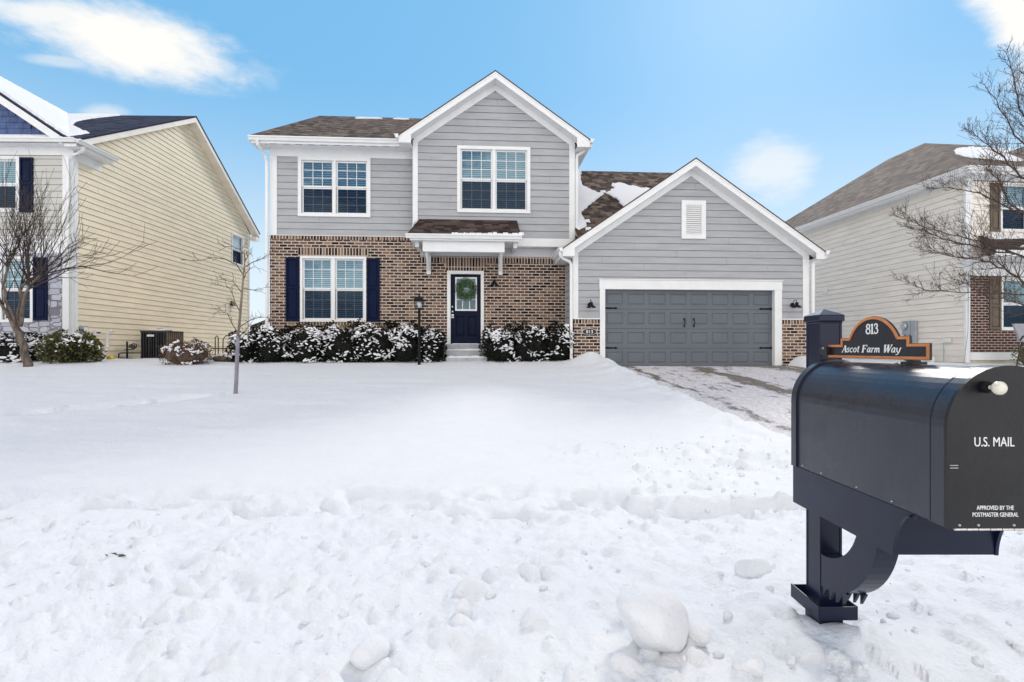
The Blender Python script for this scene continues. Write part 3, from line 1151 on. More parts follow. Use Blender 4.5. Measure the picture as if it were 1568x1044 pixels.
def ragged_patch(mb, pts, to3d, seed, n=3, amp=0.06, th=0.05):
    """snow lying in an irregular outline on a roof; pts in roof coordinates, to3d(u, t, lift)"""
    mb.mark()
    rr = random.Random(seed)
    ring = []
    m = len(pts)
    for i in range(m):
        a, b = Vector(pts[i]), Vector(pts[(i + 1) % m])
        L = (b - a).length
        k = max(1, int(L / 0.09))
        for j in range(k):
            q = a + (b - a) * (j / k)
            ring.append((q.x + rr.uniform(-amp, amp), q.y + rr.uniform(-amp, amp)))
    cx = sum(p[0] for p in ring) / len(ring)
    cy = sum(p[1] for p in ring) / len(ring)
    import mathutils
    tess = mathutils.geometry.tessellate_polygon([[Vector((p[0], p[1], 0)) for p in ring]])
    top = [to3d(cx + (p[0] - cx) * 0.97, cy + (p[1] - cy) * 0.97, th) for p in ring]
    bot = [to3d(p[0], p[1], 0.0) for p in ring]
    for t in tess:
        mb.poly([top[t[0]], top[t[1]], top[t[2]]])
    for i in range(len(ring)):
        j = (i + 1) % len(ring)
        mb.poly([bot[i], bot[j], top[j], top[i]])


# ------------------------------------------------------------------ the grey house with the brick front
def build_main_house():
    base = -0.50
    dz = -base
    root = thing('suburban_house', 'grey sided two storey house with brown brick front, navy door and double garage', 'house',
                 (0, 14.75, EYE + base), math.atan(HS))
    F0, F1, FG = FRONT(0.0), FRONT(1.2), FRONT(0.9)
    LAP = 0.017
    # ---- brick: entrance front
    big = (-6.236, -4.302, 0.823, 2.78)
    hole_lw = win_hole(*big, 0.07)
    door_hole = (-1.80, -0.865, 0.165, 2.31)
    b = MB(dz)
    b.mark()
    b.strips(F1, const(-7.125), const(1.722), -0.6, 2.83, holes=[hole_lw, door_hole])
    b.strips(F1, const(-7.125), const(-2.70), 2.83, 3.28)
    b.mark()
    b.strips(SIDEL(-7.125), const(1.2), const(13.0), -0.6, 3.39, uvo=(3, 0))
    # garage piers
    b.mark()
    b.strips(FRONT(-0.055), const(1.755), const(2.497), -0.7, 0.855)
    b.strips(SIDEL(1.755), const(-0.055), const(0.06), -0.7, 0.855)
    b.strips(SIDE(2.497), const(-0.055), const(0.06), -0.7, 0.855)
    b.mark()
    b.strips(FRONT(-0.055), const(7.872), const(8.68), -0.7, 0.862)
    b.strips(SIDE(8.68), const(-0.055), const(6.5), -0.7, 0.862)
    b.build('brick_wall', 'brown_brick', root)
    s = MB(dz)
    s.mark()
    s.strips(FRONT(1.172), const(-6.30), const(-4.24), 2.79, 3.03)                      # over the big window
    s.mark()
    s.strips(FRONT(1.186), const(-7.12), const(-2.72), 3.281, 3.385)                     # course under the siding
    s.mark()
    s.strips(FRONT(1.186), const(-1.96), const(-0.72), 2.39, 2.83)                       # over the door
    s.mark()
    s.strips(FRONT(1.190), const(-0.718), const(1.72), 2.63, 2.829)
    s.mark()
    s.strips(FRONT(1.190), const(-2.70), const(-1.962), 2.63, 2.829)
    s.mark()
    s.strips(FRONT(1.170), const(-6.27), const(-4.27), 0.735, 0.822)                     # sill
    s.box(-6.27, -4.27, 1.171, 1.25, 0.815, 0.8225)
    s.mark()
    s.strips(FRONT(-0.062), const(1.757), const(2.495), 0.74, 0.853)
    s.mark()
    s.strips(FRONT(-0.062), const(7.874), const(8.678), 0.74, 0.860)
    s.build('soldier_course', 'soldier_brick', root)
    # ---- lap siding
    w = MB(dz)
    upw = (-6.321, -4.187, 3.975, 5.755)
    w.mark()
    w.strips(FRONT(1.26), const(-6.95), const(-2.88), 3.40, 5.80, 0.198, LAP, [win_hole(*upw)])
    gw = (-1.579, 0.607, 4.075, 6.064)
    uc, half, wp, sl = -0.45, 2.79, 8.14, 0.697
    apex = lambda h: max(0.0, (wp - 0.16 - h) / sl)
    w.mark()
    w.strips(FG, lambda h: max(-2.75, uc - apex(h)), lambda h: min(1.79, uc + apex(h)), 3.34, wp - 0.17, 0.207, LAP, [win_hole(*gw)], breaks=[wp - 0.16 - sl * 2.30, wp - 0.16 - sl * 2.24])
    # garage gable
    gu, gh, gp, gs = 5.17, 3.79, 5.41, 0.683
    apx = lambda h: max(0.0, (gp - 0.16 - h) / gs)
    vent = (4.885, 5.60, 3.19, 4.292)
    w.mark()
    w.strips(F0, lambda h: max(1.88, gu - apx(h)), lambda h: min(8.52, gu + apx(h)), 0.90, gp - 0.17, 0.195, LAP,
             [(2.60, 7.79, 0.0, 1.90)], breaks=[gp - 0.16 - gs * 3.29, gp - 0.16 - gs * 3.35])
    # side walls
    w.mark()
    w.strips(SIDEL(1.74), const(0.02), const(1.25), -0.6, 3.0, 0.195, LAP)
    w.mark()
    w.strips(SIDE(1.94), const(0.92), const(12.0), 2.5, 6.1, 0.198, LAP)
    w.mark()
    w.strips(SIDEL(-7.11), const(1.3), const(13.0), 3.40, 6.1, 0.198, LAP)
    w.mark()
    w.strips(SIDE(8.69), const(0.02), const(6.5), 0.88, 2.8, 0.195, LAP)
    w.build('lap_siding', 'grey_siding', root)
    back = MB(dz, True)
    back.box(-7.0, 1.85, 12.6, 13.0, -0.6, 6.2)
    back.box(1.85, 8.6, 6.4, 6.6, -0.6, 2.9)
    back.build('rear_wall', 'grey_siding', root)
    # ---- trim boards
    t = MB(dz, True)
    t.tbox(FRONT(1.26), -7.135, -6.93, 3.40, 5.755, -0.02, 0.035)          # corner boards
    t.tbox(SIDEL(-7.115), 1.26, 1.40, 3.40, 5.80, -0.02, 0.030)
    t.tbox(FRONT(1.26), -7.135, -2.88, 5.757, 6.0, -0.02, 0.034)           # frieze under the eaves
    t.tbox(FRONT(1.2), -7.14, -2.72, 3.386, 3.404, -0.06, 0.03)           # flashing over the brick
    for a0, a1 in ((-2.887, -2.735), (1.785, 1.953)):
        t.tbox(FG, a0, a1, 3.34, 6.20, -0.02, 0.032)
    t.tbox(SIDE(1.945), 0.90, 1.04, 3.34, 6.2, -0.02, 0.028)
    t.tbox(FG, -2.887, 1.953, 3.085, 3.338, -0.02, 0.030)                 # band under the overhanging storey
    t.box(-2.88, 1.94, 0.93, 1.3, 3.087, 3.12)
    t.tbox(F0, 1.725, 1.885, 0.88, 2.84, -0.02, 0.032)
    t.tbox(F0, 8.515, 8.705, 0.88, 2.84, -0.02, 0.032)
    t.tbox(F0, 1.735, 2.50, 0.858, 0.898, -0.02, 0.085)                   # caps on the brick piers
    t.tbox(F0, 7.865, 8.70, 0.864, 0.900, -0.02, 0.085)
    t.tbox(F0, 2.502, 2.655, -0.60, 1.72, -0.16, 0.050)                   # garage door frame
    t.tbox(F0, 7.650, 7.868, -0.60, 1.72, -0.16, 0.050)
    t.tbox(F0, 2.490, 7.880, 1.721, 1.985, -0.16, 0.052)
    t.tbox(F0, 2.470, 7.900, 1.986, 2.012, -0.02, 0.075)
    t.tbox(F1, 1.724, 1.75, -0.6, 2.83, -0.02, 0.012)
    t.build('trim_board', 'white_trim', root, bevel=0.004)
    fz = MB(dz)
    fz.tbox(F1, -2.70, 1.75, 2.832, 3.084, -0.05, 0.02)
    fz.build('frieze_board', 'frieze_grey', root)
    # ---- windows and shutters
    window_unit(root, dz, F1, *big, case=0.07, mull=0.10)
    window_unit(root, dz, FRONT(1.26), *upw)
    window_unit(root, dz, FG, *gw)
    shutter(root, dz, F1, -6.655, -6.262, 0.838, 2.735, 'navy_paint')
    shutter(root, dz, F1, -4.285, -3.905, 0.838, 2.735, 'navy_paint')
    # ---- garage vent
    v = MB(dz)
    a0, a1, b0, b1 = vent
    c = 0.13
    v.tbox(F0, a0, a1, b1 - c, b1, -0.02, 0.05)
    v.tbox(F0, a0, a1, b0, b0 + c, -0.02, 0.05)
    v.tbox(F0, a0, a0 + c, b0 + c, b1 - c, -0.02, 0.048)
    v.tbox(F0, a1 - c, a1, b0 + c, b1 - c, -0.02, 0.048)
    y = b0 + c + 0.01
    while y < b1 - c - 0.04:
        v.hexa([F0(a0 + c, y, 0.042), F0(a1 - c, y, 0.042), F0(a1 - c, y + 0.012, 0.044), F0(a0 + c, y + 0.012, 0.044),
                F0(a0 + c, y + 0.045, 0.012), F0(a1 - c, y + 0.045, 0.012), F0(a1 - c, y + 0.057, 0.014), F0(a0 + c, y + 0.057, 0.014)])
        y += 0.06
    v.build('gable_vent', 'white_trim', root)
    # ---- roofs
    r = MB(dz)
    sl_m = 0.53
    zm = lambda vv: 6.145 + sl_m * (vv - 0.72)
    r.mark()
    r.slab([(-7.55, 0.72, zm(0.72)), (-2.93, 0.72, zm(0.72)), (-2.93, 7.5, zm(7.5)), (-7.55, 7.5, zm(7.5))], 0.05)
    r.slab([(-2.93, 1.4, zm(1.4)), (2.25, 1.4, zm(1.4)), (2.25, 7.5, zm(7.5)), (-2.93, 7.5, zm(7.5))], 0.05)
    r.slab([(2.25, 14.3, 6.145), (-7.55, 14.3, 6.145), (-7.55, 7.5, 6.145 + sl_m * 6.78), (2.25, 7.5, 6.145 + sl_m * 6.78)], 0.05)
    sl_c = 0.82
    z = lambda vv: 3.2 + sl_c * (vv - 0.3)
    r.mark()
    r.slab([(1.96, 0.30, z(0.30)), (8.75, 0.30, z(0.30)), (7.3, 4.5, z(4.5)), (1.96, 4.5, z(4.5))], 0.05)
    r.slab([(8.75, 0.3, z(0.3)), (8.95, 8.7, z(0.3)), (7.3, 4.5, z(4.5))], 0.05)
    r.slab([(8.95, 8.7, z(0.3)), (1.96, 8.7, z(0.3)), (1.96, 4.5, z(4.5)), (7.3, 4.5, z(4.5))], 0.05)
    r.build('roof', 'brown_shingle', root)
    # gable ends of the main roof
    g = MB(dz, True)
    for uu, fn in ((-7.12, SIDEL(-7.12)), (1.9, SIDE(1.9))):
        g.prism(fn, [(1.2, 6.0), (13.0, 6.0), (13.0, 6.05), (7.5, 9.5), (1.2, 6.25)], -0.05, 0.0)
    g.build('gable_wall', 'grey_siding', root)
    gable_roof(root, dz, uc, half, wp, sl, 0.5, 4.8, 0.9, -2.887, 1.953, 'brown_shingle')
    gable_roof(root, dz, gu, gh, gp, gs, -0.36, 6.6, 0.0, 1.725, 8.705, 'brown_shingle')
    # eaves of the left wing
    e = MB(dz, True)
    e.box(-7.50, -3.20, 0.76, 0.785, 5.95, 6.115)
    e.box(-7.50, -2.9, 0.786, 1.30, 5.985, 6.005)
    e.prism(SIDEL(-7.50), [(0.76, 5.96), (0.76, 6.09), (7.5, 9.69), (7.5, 9.50), (1.25, 6.19), (1.25, 5.96)], -0.03, 0.0)
    e.box(-7.47, -7.12, 0.787, 1.3, 5.96, 5.984)
    e.build('eave_board', 'white_trim', root)
    ev = MB(dz, True)                                                            # dark vent slots of the soffits
    for k in range(11):
        ev.box(-7.0 + k * 0.36, -6.80 + k * 0.36, 0.83, 0.90, 5.982, 5.9845)
    ev.build('soffit_vent', 'ac_dark', root)
    gt = MB(dz)
    gutter(gt, (-7.53, 0.758, 6.13), (-3.27, 0.758, 6.13), (0, -1))
    gutter(gt, (uc - half - 0.004, 0.44, 6.20), (uc - half - 0.004, 3.5, 6.20), (-1, 0))
    gutter(gt, (uc + half + 0.004, 0.44, 6.20), (uc + half + 0.004, 3.5, 6.20), (1, 0))
    gutter(gt, (gu - gh - 0.004, -0.42, 2.83), (gu - gh - 0.004, 1.1, 2.83), (-1, 0))
    gutter(gt, (gu + gh + 0.004, -0.42, 2.83), (gu + gh + 0.004, 6.0, 2.83), (1, 0))
    gt.build('gutter', 'white_trim', root)
    for pts in ([(-7.28, 0.70, 6.02), (-7.28, 0.74, 5.90), (-7.20, 1.05, 5.72), (-7.19, 1.15, 5.55), (-7.19, 1.15, -0.35)],
                [(2.40, 0.62, 6.09), (2.39, 0.62, 6.02), (2.20, 0.80, 5.93), (2.02, 0.86, 5.85), (2.01, 0.87, 5.7), (2.01, 0.87, 3.45), (2.10, 0.80, 3.36)],
                [(1.32, -0.30, 2.72), (1.33, -0.29, 2.62), (1.42, -0.22, 2.54), (1.62, -0.10, 2.48), (1.67, -0.07, 2.40), (1.675, -0.065, -0.42)],
                [(9.03, -0.30, 2.72), (9.02, -0.29, 2.65), (8.84, -0.15, 2.58), (8.77, -0.10, 2.50), (8.765, -0.10, -0.40)]):
        d = MB(dz)
        downspout(d, pts)
        d.build('downspout', 'white_trim', root, bevel=0.006)
    # ---- garage door: four sections of eight raised panels
    g = MB(dz)
    TG = FRONT(0.10)
    A0, A1, B0, B1 = 2.656, 7.649, -0.52, 1.720
    rows = [B0, 0.035, 0.60, 1.165, B1]
    for i in range(4):
        y0, y1 = rows[i] + 0.004, rows[i + 1] - 0.004
        xs = np.linspace(A0, A1, 9)
        py0, py1 = y0 + 0.115, y1 - 0.095
        g.tbox(TG, A0, A1, y0, py0, -0.03, 0.0)
        g.tbox(TG, A0, A1, py1, y1, -0.03, 0.0)
        for k in range(8):
            x0, x1 = xs[k], xs[k + 1]
            m_ = 0.062
            g.tbox(TG, x0, x0 + m_, py0, py1, -0.03, 0.0)
            g.tbox(TG, x1 - m_, x1, py0, py1, -0.03, 0.0)
            p = [(x0 + m_, py0), (x1 - m_, py0), (x1 - m_, py1), (x0 + m_, py1)]
            q1 = 0.022
            q2 = 0.050
            ins = lambda q: [(x0 + m_ + q, py0 + q), (x1 - m_ - q, py0 + q), (x1 - m_ - q, py1 - q), (x0 + m_ + q, py1 - q)]
            pa, pb, pc = ins(0), ins(q1), ins(q2)
            for j in range(4):
                jj = (j + 1) % 4
                g.poly([TG(*pa[j], 0.0), TG(*pa[jj], 0.0), TG(*pb[jj], -0.016), TG(*pb[j], -0.016)])
                g.poly([TG(*pb[j], -0.016), TG(*pb[jj], -0.016), TG(*pc[jj], -0.002), TG(*pc[j], -0.002)])
            g.poly([TG(*c_, -0.002) for c_ in pc])
    gd = g.build('garage_door', 'garage_grey', root)
    bk = MB(dz)
    bk.tbox(TG, A0 - 0.02, A1 + 0.02, -0.62, B1 + 0.02, -0.06, -0.035)
    bk.build('door_backing', 'ac_dark', gd)
    for sx in (0, 1):
        for y in (1.19, 0.045):
            h = MB(dz)
            x = A0 + 0.005 if sx == 0 else A1 - 0.005
            d = 1 if sx == 0 else -1
            h.prism(TG, [(x, y - 0.030), (x + d * 0.30, y - 0.018), (x + d * 0.33, y - 0.036), (x + d * 0.395, y), (x + d * 0.33, y + 0.036), (x + d * 0.30, y + 0.018), (x, y + 0.030)][::d], 0.001, 0.014)
            h.build('hinge_strap', 'black_iron', gd)
    for x in (5.015, 5.30):
        h = MB(dz)
        y0, y1 = 0.67, 0.89
        h.tube([TG(x, y0 + 0.02, 0.004), TG(x, y0 + 0.04, 0.05), TG(x, (y0 + y1) / 2, 0.062), TG(x, y1 - 0.04, 0.05), TG(x, y1 - 0.02, 0.004)], 0.012, 8)
        h.tbox(TG, x - 0.022, x + 0.022, y0 - 0.02, y0 + 0.035, 0.001, 0.010)
        h.tbox(TG, x - 0.022, x + 0.022, y1 - 0.035, y1 + 0.02, 0.001, 0.010)
        h.build('pull_handle', 'black_iron', gd)
    # ---- entrance door
    TD = FRONT(1.26)
    f = MB(dz, True)
    f.tbox(F1, -1.895, -1.79, 0.10, 2.39, -0.10, 0.025)
    f.tbox(F1, -0.875, -0.78, 0.10, 2.39, -0.10, 0.025)
    f.tbox(F1, -1.789, -0.876, 2.29, 2.389, -0.10, 0.024)
    f.build('door_frame', 'white_trim', root, bevel=0.004)
    d = MB(dz)
    X0, X1, Y0, Y1 = -1.787, -0.878, 0.175, 2.288
    gx0, gx1, gy0, gy1 = -1.640, -1.005, 1.19, 2.19
    d.tbox(TD, X0, gx0, Y0, Y1, -0.04, 0.0)
    d.tbox(TD, gx1, X1, Y0, Y1, -0.04, 0.0)
    d.tbox(TD, gx0, gx1, gy1, Y1, -0.04, 0.0)
    d.tbox(TD, gx0, gx1, 1.02, gy0, -0.04, 0.0)
    d.tbox(TD, gx0, gx1, Y0, 0.40, -0.04, 0.0)
    xm = (gx0 + gx1) / 2
    d.tbox(TD, xm - 0.05, xm + 0.05, 0.40, 1.02, -0.04, 0.0)
    for p0, p1 in ((gx0, xm - 0.05), (xm + 0.05, gx1)):
        pa = [(p0, 0.40), (p1, 0.40), (p1, 1.02), (p0, 1.02)]
        q = 0.028
        pb = [(p0 + q, 0.40 + q), (p1 - q, 0.40 + q), (p1 - q, 1.02 - q), (p0 + q, 1.02 - q)]
        q = 0.06
        pc = [(p0 + q, 0.40 + q), (p1 - q, 0.40 + q), (p1 - q, 1.02 - q), (p0 + q, 1.02 - q)]
        for j in range(4):
            jj = (j + 1) % 4
            d.poly([TD(*pa[j], 0.0), TD(*pa[jj], 0.0), TD(*pb[jj], -0.018), TD(*pb[j], -0.018)])
            d.poly([TD(*pb[j], -0.018), TD(*pb[jj], -0.018), TD(*pc[jj], -0.004), TD(*pc[j], -0.004)])
        d.poly([TD(*c_, -0.004) for c_ in pc])
    door = d.build('front_door', 'door_navy', root)
    lt = MB(dz)                                      # white lite frame and bars
    for k0, k1, j0, j1 in ((gx0 - 0.012, gx1 + 0.012, gy1 - 0.035, gy1 + 0.012), (gx0 - 0.012, gx1 + 0.012, gy0 - 0.012, gy0 + 0.035)):
        lt.tbox(TD, k0, k1, j0, j1, -0.02, 0.014)
    lt.tbox(TD, gx0 - 0.012, gx0 + 0.03, gy0 + 0.035, gy1 - 0.035, -0.02, 0.013)
    lt.tbox(TD, gx1 - 0.03, gx1 + 0.012, gy0 + 0.035, gy1 - 0.035, -0.02, 0.013)
    for k in (1, 2):
        xx = gx0 + (gx1 - gx0) * k / 3
        lt.tbox(TD, xx - 0.011, xx + 0.011, gy0 + 0.035, gy1 - 0.035, -0.018, 0.002)
        yy = gy0 + (gy1 - gy0) * k / 3
        lt.tbox(TD, gx0 + 0.03, gx1 - 0.03, yy - 0.011, yy + 0.011, -0.019, 0.001)
    lt.build('window_frame', 'white_trim', door)
    gl = MB(dz)
    gl.poly([TD(gx0, gy0, -0.021), TD(gx1, gy0, -0.021), TD(gx1, gy1, -0.021), TD(gx0, gy1, -0.021)])
    gl.build('pane', 'lamp_glass', door)
    dr = MB(dz)
    dr.tbox(TD, X0 - 0.1, X1 + 0.1, Y0 - 0.05, Y1 + 0.05, -1.5, -0.9)
    dr.box(X0 - 0.1, X0 - 0.09, 1.32, 2.1, Y0, Y1)
    dr.box(X1 + 0.09, X1 + 0.1, 1.32, 2.1, Y0, Y1)
    dr.build('hall_lining', 'blind_white', door)
    k = MB(dz)
    k.tbox(TD, -1.768, -1.695, 0.955, 1.075, 0.0, 0.02)
    k.lathe([(0.020, 0.0), (0.014, -0.03), (0.030, -0.045), (0.030, -0.065), (0.012, -0.075)], (-1.735, 1.24, 1.02), 'y', 14)
    k.build('door_handle', 'steel', door, smooth=False)
    k = MB(dz)
    k.lathe([(0.032, 0.0), (0.032, -0.02), (0.018, -0.03)], (-1.735, 1.26, 1.155), 'y', 16)
    k.lathe([(0.030, 0.0), (0.030, -0.02), (0.018, -0.03)], (-1.735, 1.26, 1.30), 'y', 16)
    k.build('door_lock', 'steel', door)
    # ---- steps with snow
    st = MB(dz, True)
    st.box(-1.98, -0.74, 0.55, 1.19, -0.6, -0.03)
    st.box(-1.88, -0.80, 1.02, 1.24, -0.03, 0.16)
    st.box(-1.86, -0.68, 0.15, 0.55, -0.6, -0.235)
    so = st.build('front_steps', 'concrete', root, bevel=0.015)
    sn = MB(dz)
    for (x0, x1, y0, y1, zt, th) in ((-1.97, -0.75, 0.56, 1.0, -0.029, 0.045), (-1.85, -0.70, 0.17, 0.54, -0.234, 0.05), (-1.78, -0.88, 1.03, 1.20, 0.161, 0.02)):
        nx_, ny_ = 14, 6
        rr = random.Random(int(x0 * 100))
        gpts = [[(x0 + (x1 - x0) * i / nx_, y0 + (y1 - y0) * j / ny_, zt + (0 if i in (0, nx_) or j in (0, ny_) else th * (0.6 + 0.6 * rr.random()))) for i in range(nx_ + 1)] for j in range(ny_ + 1)]
        for j in range(ny_):
            for i in range(nx_):
                sn.poly([gpts[j][i], gpts[j][i + 1], gpts[j + 1][i + 1], gpts[j + 1][i]])
    sn.build('snow_cover', 'roof_snow', so, smooth=True)
    # ---- porch hood
    p = MB(dz)
    p.slab([(-2.93, 0.02, 3.24), (0.26, 0.02, 3.24), (0.20, 0.868, 3.86), (-2.69, 0.868, 3.86)], 0.04)
    pr = p.build('porch_roof', 'porch_shingle', root)
    q = MB(dz, True)
    q.prism(SIDEL(-2.86), [(0.05, 3.16), (0.05, 3.20), (0.86, 3.80), (0.86, 3.16)], -0.03, 0.0)
    q.prism(SIDE(0.19), [(0.05, 3.16), (0.05, 3.20), (0.86, 3.80), (0.86, 3.16)], -0.03, 0.0)
    q.box(-2.86, 0.19, 0.04, 0.062, 3.06, 3.205)
    q.box(-2.86, 0.19, 0.064, 0.87, 3.075, 3.10)
    q.box(-2.52, -0.20, 0.16, 0.32, 2.77, 3.072)
    for x in (-2.50, -0.345):
        q.box(x, x + 0.125, 0.33, 1.17, 2.80, 2.94)
        q.box(x, x + 0.125, 1.05, 1.168, 2.26, 2.799)
        q.prism(SIDE(x + 0.10), [(1.05, 2.40), (1.05, 2.56), (0.42, 2.81), (0.42, 2.80), (0.50, 2.70), (0.95, 2.34)], -0.07, 0.0)
    for x in (-2.75, 0.06):
        q.box(x, x + 0.11, 0.33, 1.15, 2.93, 3.073)
    q.build('bracket', 'white_trim', pr, bevel=0.004)
    gt = MB(dz)
    gutter(gt, (-2.97, 0.035, 3.225), (0.28, 0.035, 3.225), (0, -1))
    gt.build('gutter', 'white_trim', pr)
    sn = MB(dz)
    rr = random.Random(3)
    x = -1.7
    while x < 0.20:
        L = 0.05 + rr.random() * 0.16
        h = 0.02 + 0.05 * rr.random() * (1 if x > -0.6 else 0.5)
        sn.hexa([(x, -0.07, 3.228), (x + L, -0.07, 3.228), (x + L * 0.85, -0.05, 3.228 + h), (x + L * 0.15, -0.05, 3.228 + h),
                 (x, 0.05, 3.262), (x + L, 0.05, 3.262), (x + L * 0.9, 0.05, 3.262 + h), (x + L * 0.1, 0.05, 3.262 + h)])
        x += L * 0.97
    sn.build('snow_cover', 'roof_snow', pr)
    # ---- snow left lying on the roofs
    sn = MB(dz)
    cr = lambda u, vv, l: (u, vv, z(vv) + 0.006 + l)
    ragged_patch(sn, [(1.985, 4.46), (2.86, 4.46), (2.74, 3.9), (2.66, 3.41), (2.85, 3.15), (3.24, 2.77), (2.74, 2.23), (2.23, 1.60), (2.31, 1.25), (2.33, 0.95), (2.05, 0.75), (1.985, 1.0)], cr, 1, amp=0.025)
    ragged_patch(sn, [(3.75, 3.55), (4.1, 3.6), (4.39, 3.40), (4.95, 3.25), (5.5, 3.1), (5.3, 2.5), (4.6, 1.9), (3.76, 2.15), (3.70, 2.6), (3.44, 2.87), (3.55, 3.05), (3.75, 3.2)], cr, 2, amp=0.045)
    for uu, vv in ((3.2, 2.85), (3.32, 2.98), (3.1, 2.75), (2.25, 1.35), (2.4, 1.2), (2.35, 0.8)):
        ragged_patch(sn, [(uu - 0.09, vv - 0.06), (uu + 0.1, vv - 0.05), (uu + 0.07, vv + 0.07), (uu - 0.08, vv + 0.05)], cr, int(uu * 99), amp=0.02, th=0.03)
    mr = lambda u, vv, l: (u, vv, 6.145 + sl_m * (vv - 0.72) + 0.006 + l)
    ragged_patch(sn, [(-5.95, 6.75), (-5.7, 6.9), (-5.0, 6.92), (-4.85, 6.8), (-5.3, 6.65), (-5.8, 6.62)], mr, 5, amp=0.05)
    ragged_patch(sn, [(-4.45, 6.8), (-4.2, 6.9), (-3.8, 6.85), (-4.0, 6.7)], mr, 6, amp=0.05)
    sn.build('roof_snow', 'roof_snow', root)
    return root


house = build_main_house()


# ------------------------------------------------------------------ house on the left
def build_left_house():
    base = -0.40
    dz = -base
    root = thing('suburban_house', 'cream sided house on the left with blue shake gable and pale stone front', 'house',
                 (-13.0, 15.5, EYE + base), math.atan(0.01875))
    F0 = FRONT(0.0)
    w = MB(dz)
    # cream side wall, a gable with its ridge parallel to the street
    sr = 0.56
    front = lambda h: 0.02 if h < 6.02 else 0.02 + (h - 6.02) / sr
    back = lambda h: 10.75 if h < 5.85 else 10.75 - (h - 5.85) / 0.72
    sidew = (9.02, 10.12, 4.05, 5.50)
    w.strips(SIDE(0.0), front, back, -0.6, 9.3, 0.183, 0.018, [win_hole(*sidew, 0.06)], breaks=[5.85, 6.02])
    w.build('side_siding', 'cream_siding', root)
    s = MB(dz)
    up = (-3.35, -1.56, 4.06, 5.72)
    s.strips(F0, const(-9.9), const(-0.30), 3.36, 5.74, 0.19, 0.016, [win_hole(*up)])
    s.build('front_siding', 'beige_siding', root)
    lo = (-3.05, -1.14, 0.80, 2.74)
    st = MB(dz)
    st.strips(FRONT(-0.03), const(-9.9), const(-0.30), -0.6, 2.84, None, 0, [win_hole(*lo, 0.08)])
    st.build('stone_wall', 'stone', root)
    t = MB(dz, True)
    t.tbox(F0, -0.305, 0.02, -0.6, 5.75, -0.03, 0.04)
    t.tbox(SIDE(0.0), 0.0, 0.12, -0.6, 5.75, -0.02, 0.035)
    t.tbox(SIDE(0.0), 10.63, 10.76, -0.6, 5.80, -0.02, 0.035)
    t.tbox(F0, -9.9, -0.31, 2.845, 3.355, -0.03, 0.034)
    t.tbox(F0, -9.9, 0.02, 5.751, 6.0, -0.03, 0.036)
    t.tbox(F0, -9.9, 0.33, 5.985, 6.00, 0.036, 0.33)
    # boxed eave return round the corner
    t.tbox(SIDE(0.0), -0.33, 1.15, 5.90, 6.0, -0.02, 0.33)
    t.tbox(SIDE(0.0), 0.121, 1.05, 5.62, 5.899, -0.02, 0.03)
    t.build('trim_board', 'white_trim', root, bevel=0.004)
    # rakes of the side gable
    rk = MB(dz, True)
    zf = lambda v: 6.10 + sr * (v + 0.35)
    zb = lambda v: zf(5.62) - 0.72 * (v - 5.62) * 0.88
    T = SIDE(0.0)
    rk.prism(T, [(-0.30, zf(-0.30) - 0.05), (5.62, zf(5.62) - 0.05), (5.62, zf(5.62) - 0.25), (-0.30, zf(-0.30) - 0.25)], 0.30, 0.33)
    rk.prism(T, [(5.62, zf(5.62) - 0.05), (11.15, zb(11.15) - 0.05), (11.15, zb(11.15) - 0.25), (5.62, zf(5.62) - 0.25)], 0.30, 0.33)
    rk.prism(T, [(0.9, zf(0.9) - 0.24), (5.62, zf(5.62) - 0.24), (5.62, zf(5.62) - 0.26), (0.9, zf(0.9) - 0.26)], 0.0, 0.299)
    rk.prism(T, [(5.62, zf(5.62) - 0.24), (11.15, zb(11.15) - 0.24), (11.15, zb(11.15) - 0.26), (5.62, zf(5.62) - 0.26)], 0.0, 0.299)
    rk.prism(T, [(10.77, zb(11.15) - 0.26), (11.15, zb(11.15) - 0.26), (11.15, zb(11.15) - 0.45), (10.77, zb(11.15) - 0.45)], 0.0, 0.325)
    rk.build('rake_board', 'pale_siding', root)
    rf = MB(dz)
    rf.slab([(-10.3, -0.40, zf(-0.40)), (0.35, -0.40, zf(-0.40)), (0.35, 5.62, zf(5.62)), (-10.3, 5.62, zf(5.62))], 0.05)
    rf.slab([(0.35, 11.2, zb(11.2)), (-10.3, 11.2, zb(11.2)), (-10.3, 5.62, zf(5.62)), (0.35, 5.62, zf(5.62))], 0.05)
    rf.build('roof', 'navy_shingle', root)
    # front gable with blue shakes
    uc, half, wp, sl = -5.0, 4.93, 9.56, 0.675
    r2 = MB(dz)
    for sg in (1, -1):
        a, b_, c, d = (uc + sg * half, -0.36, wp - sl * half), (uc + sg * half, 6.2, wp - sl * half), (uc, 6.2, wp), (uc, -0.36, wp)
        r2.slab([a, b_, c, d] if sg > 0 else [b_, a, d, c], 0.05)
    r2.build('roof', 'navy_shingle', root)
    tr = MB(dz, True)
    chevron(tr, F0, uc, half, wp, sl, 0.055, 0.24, 0.31, 0.345)
    chevron(tr, F0, uc, half - 0.05, wp, sl, 0.051, 0.05, 0.346, 0.36)
    chevron(tr, F0, uc, half - 0.1, wp, sl, 0.28, 0.02, 0.0, 0.309)
    tr.build('rake_board', 'white_trim', root)
    sh = MB(dz)
    y = 6.18
    rr = random.Random(4)
    row = 0
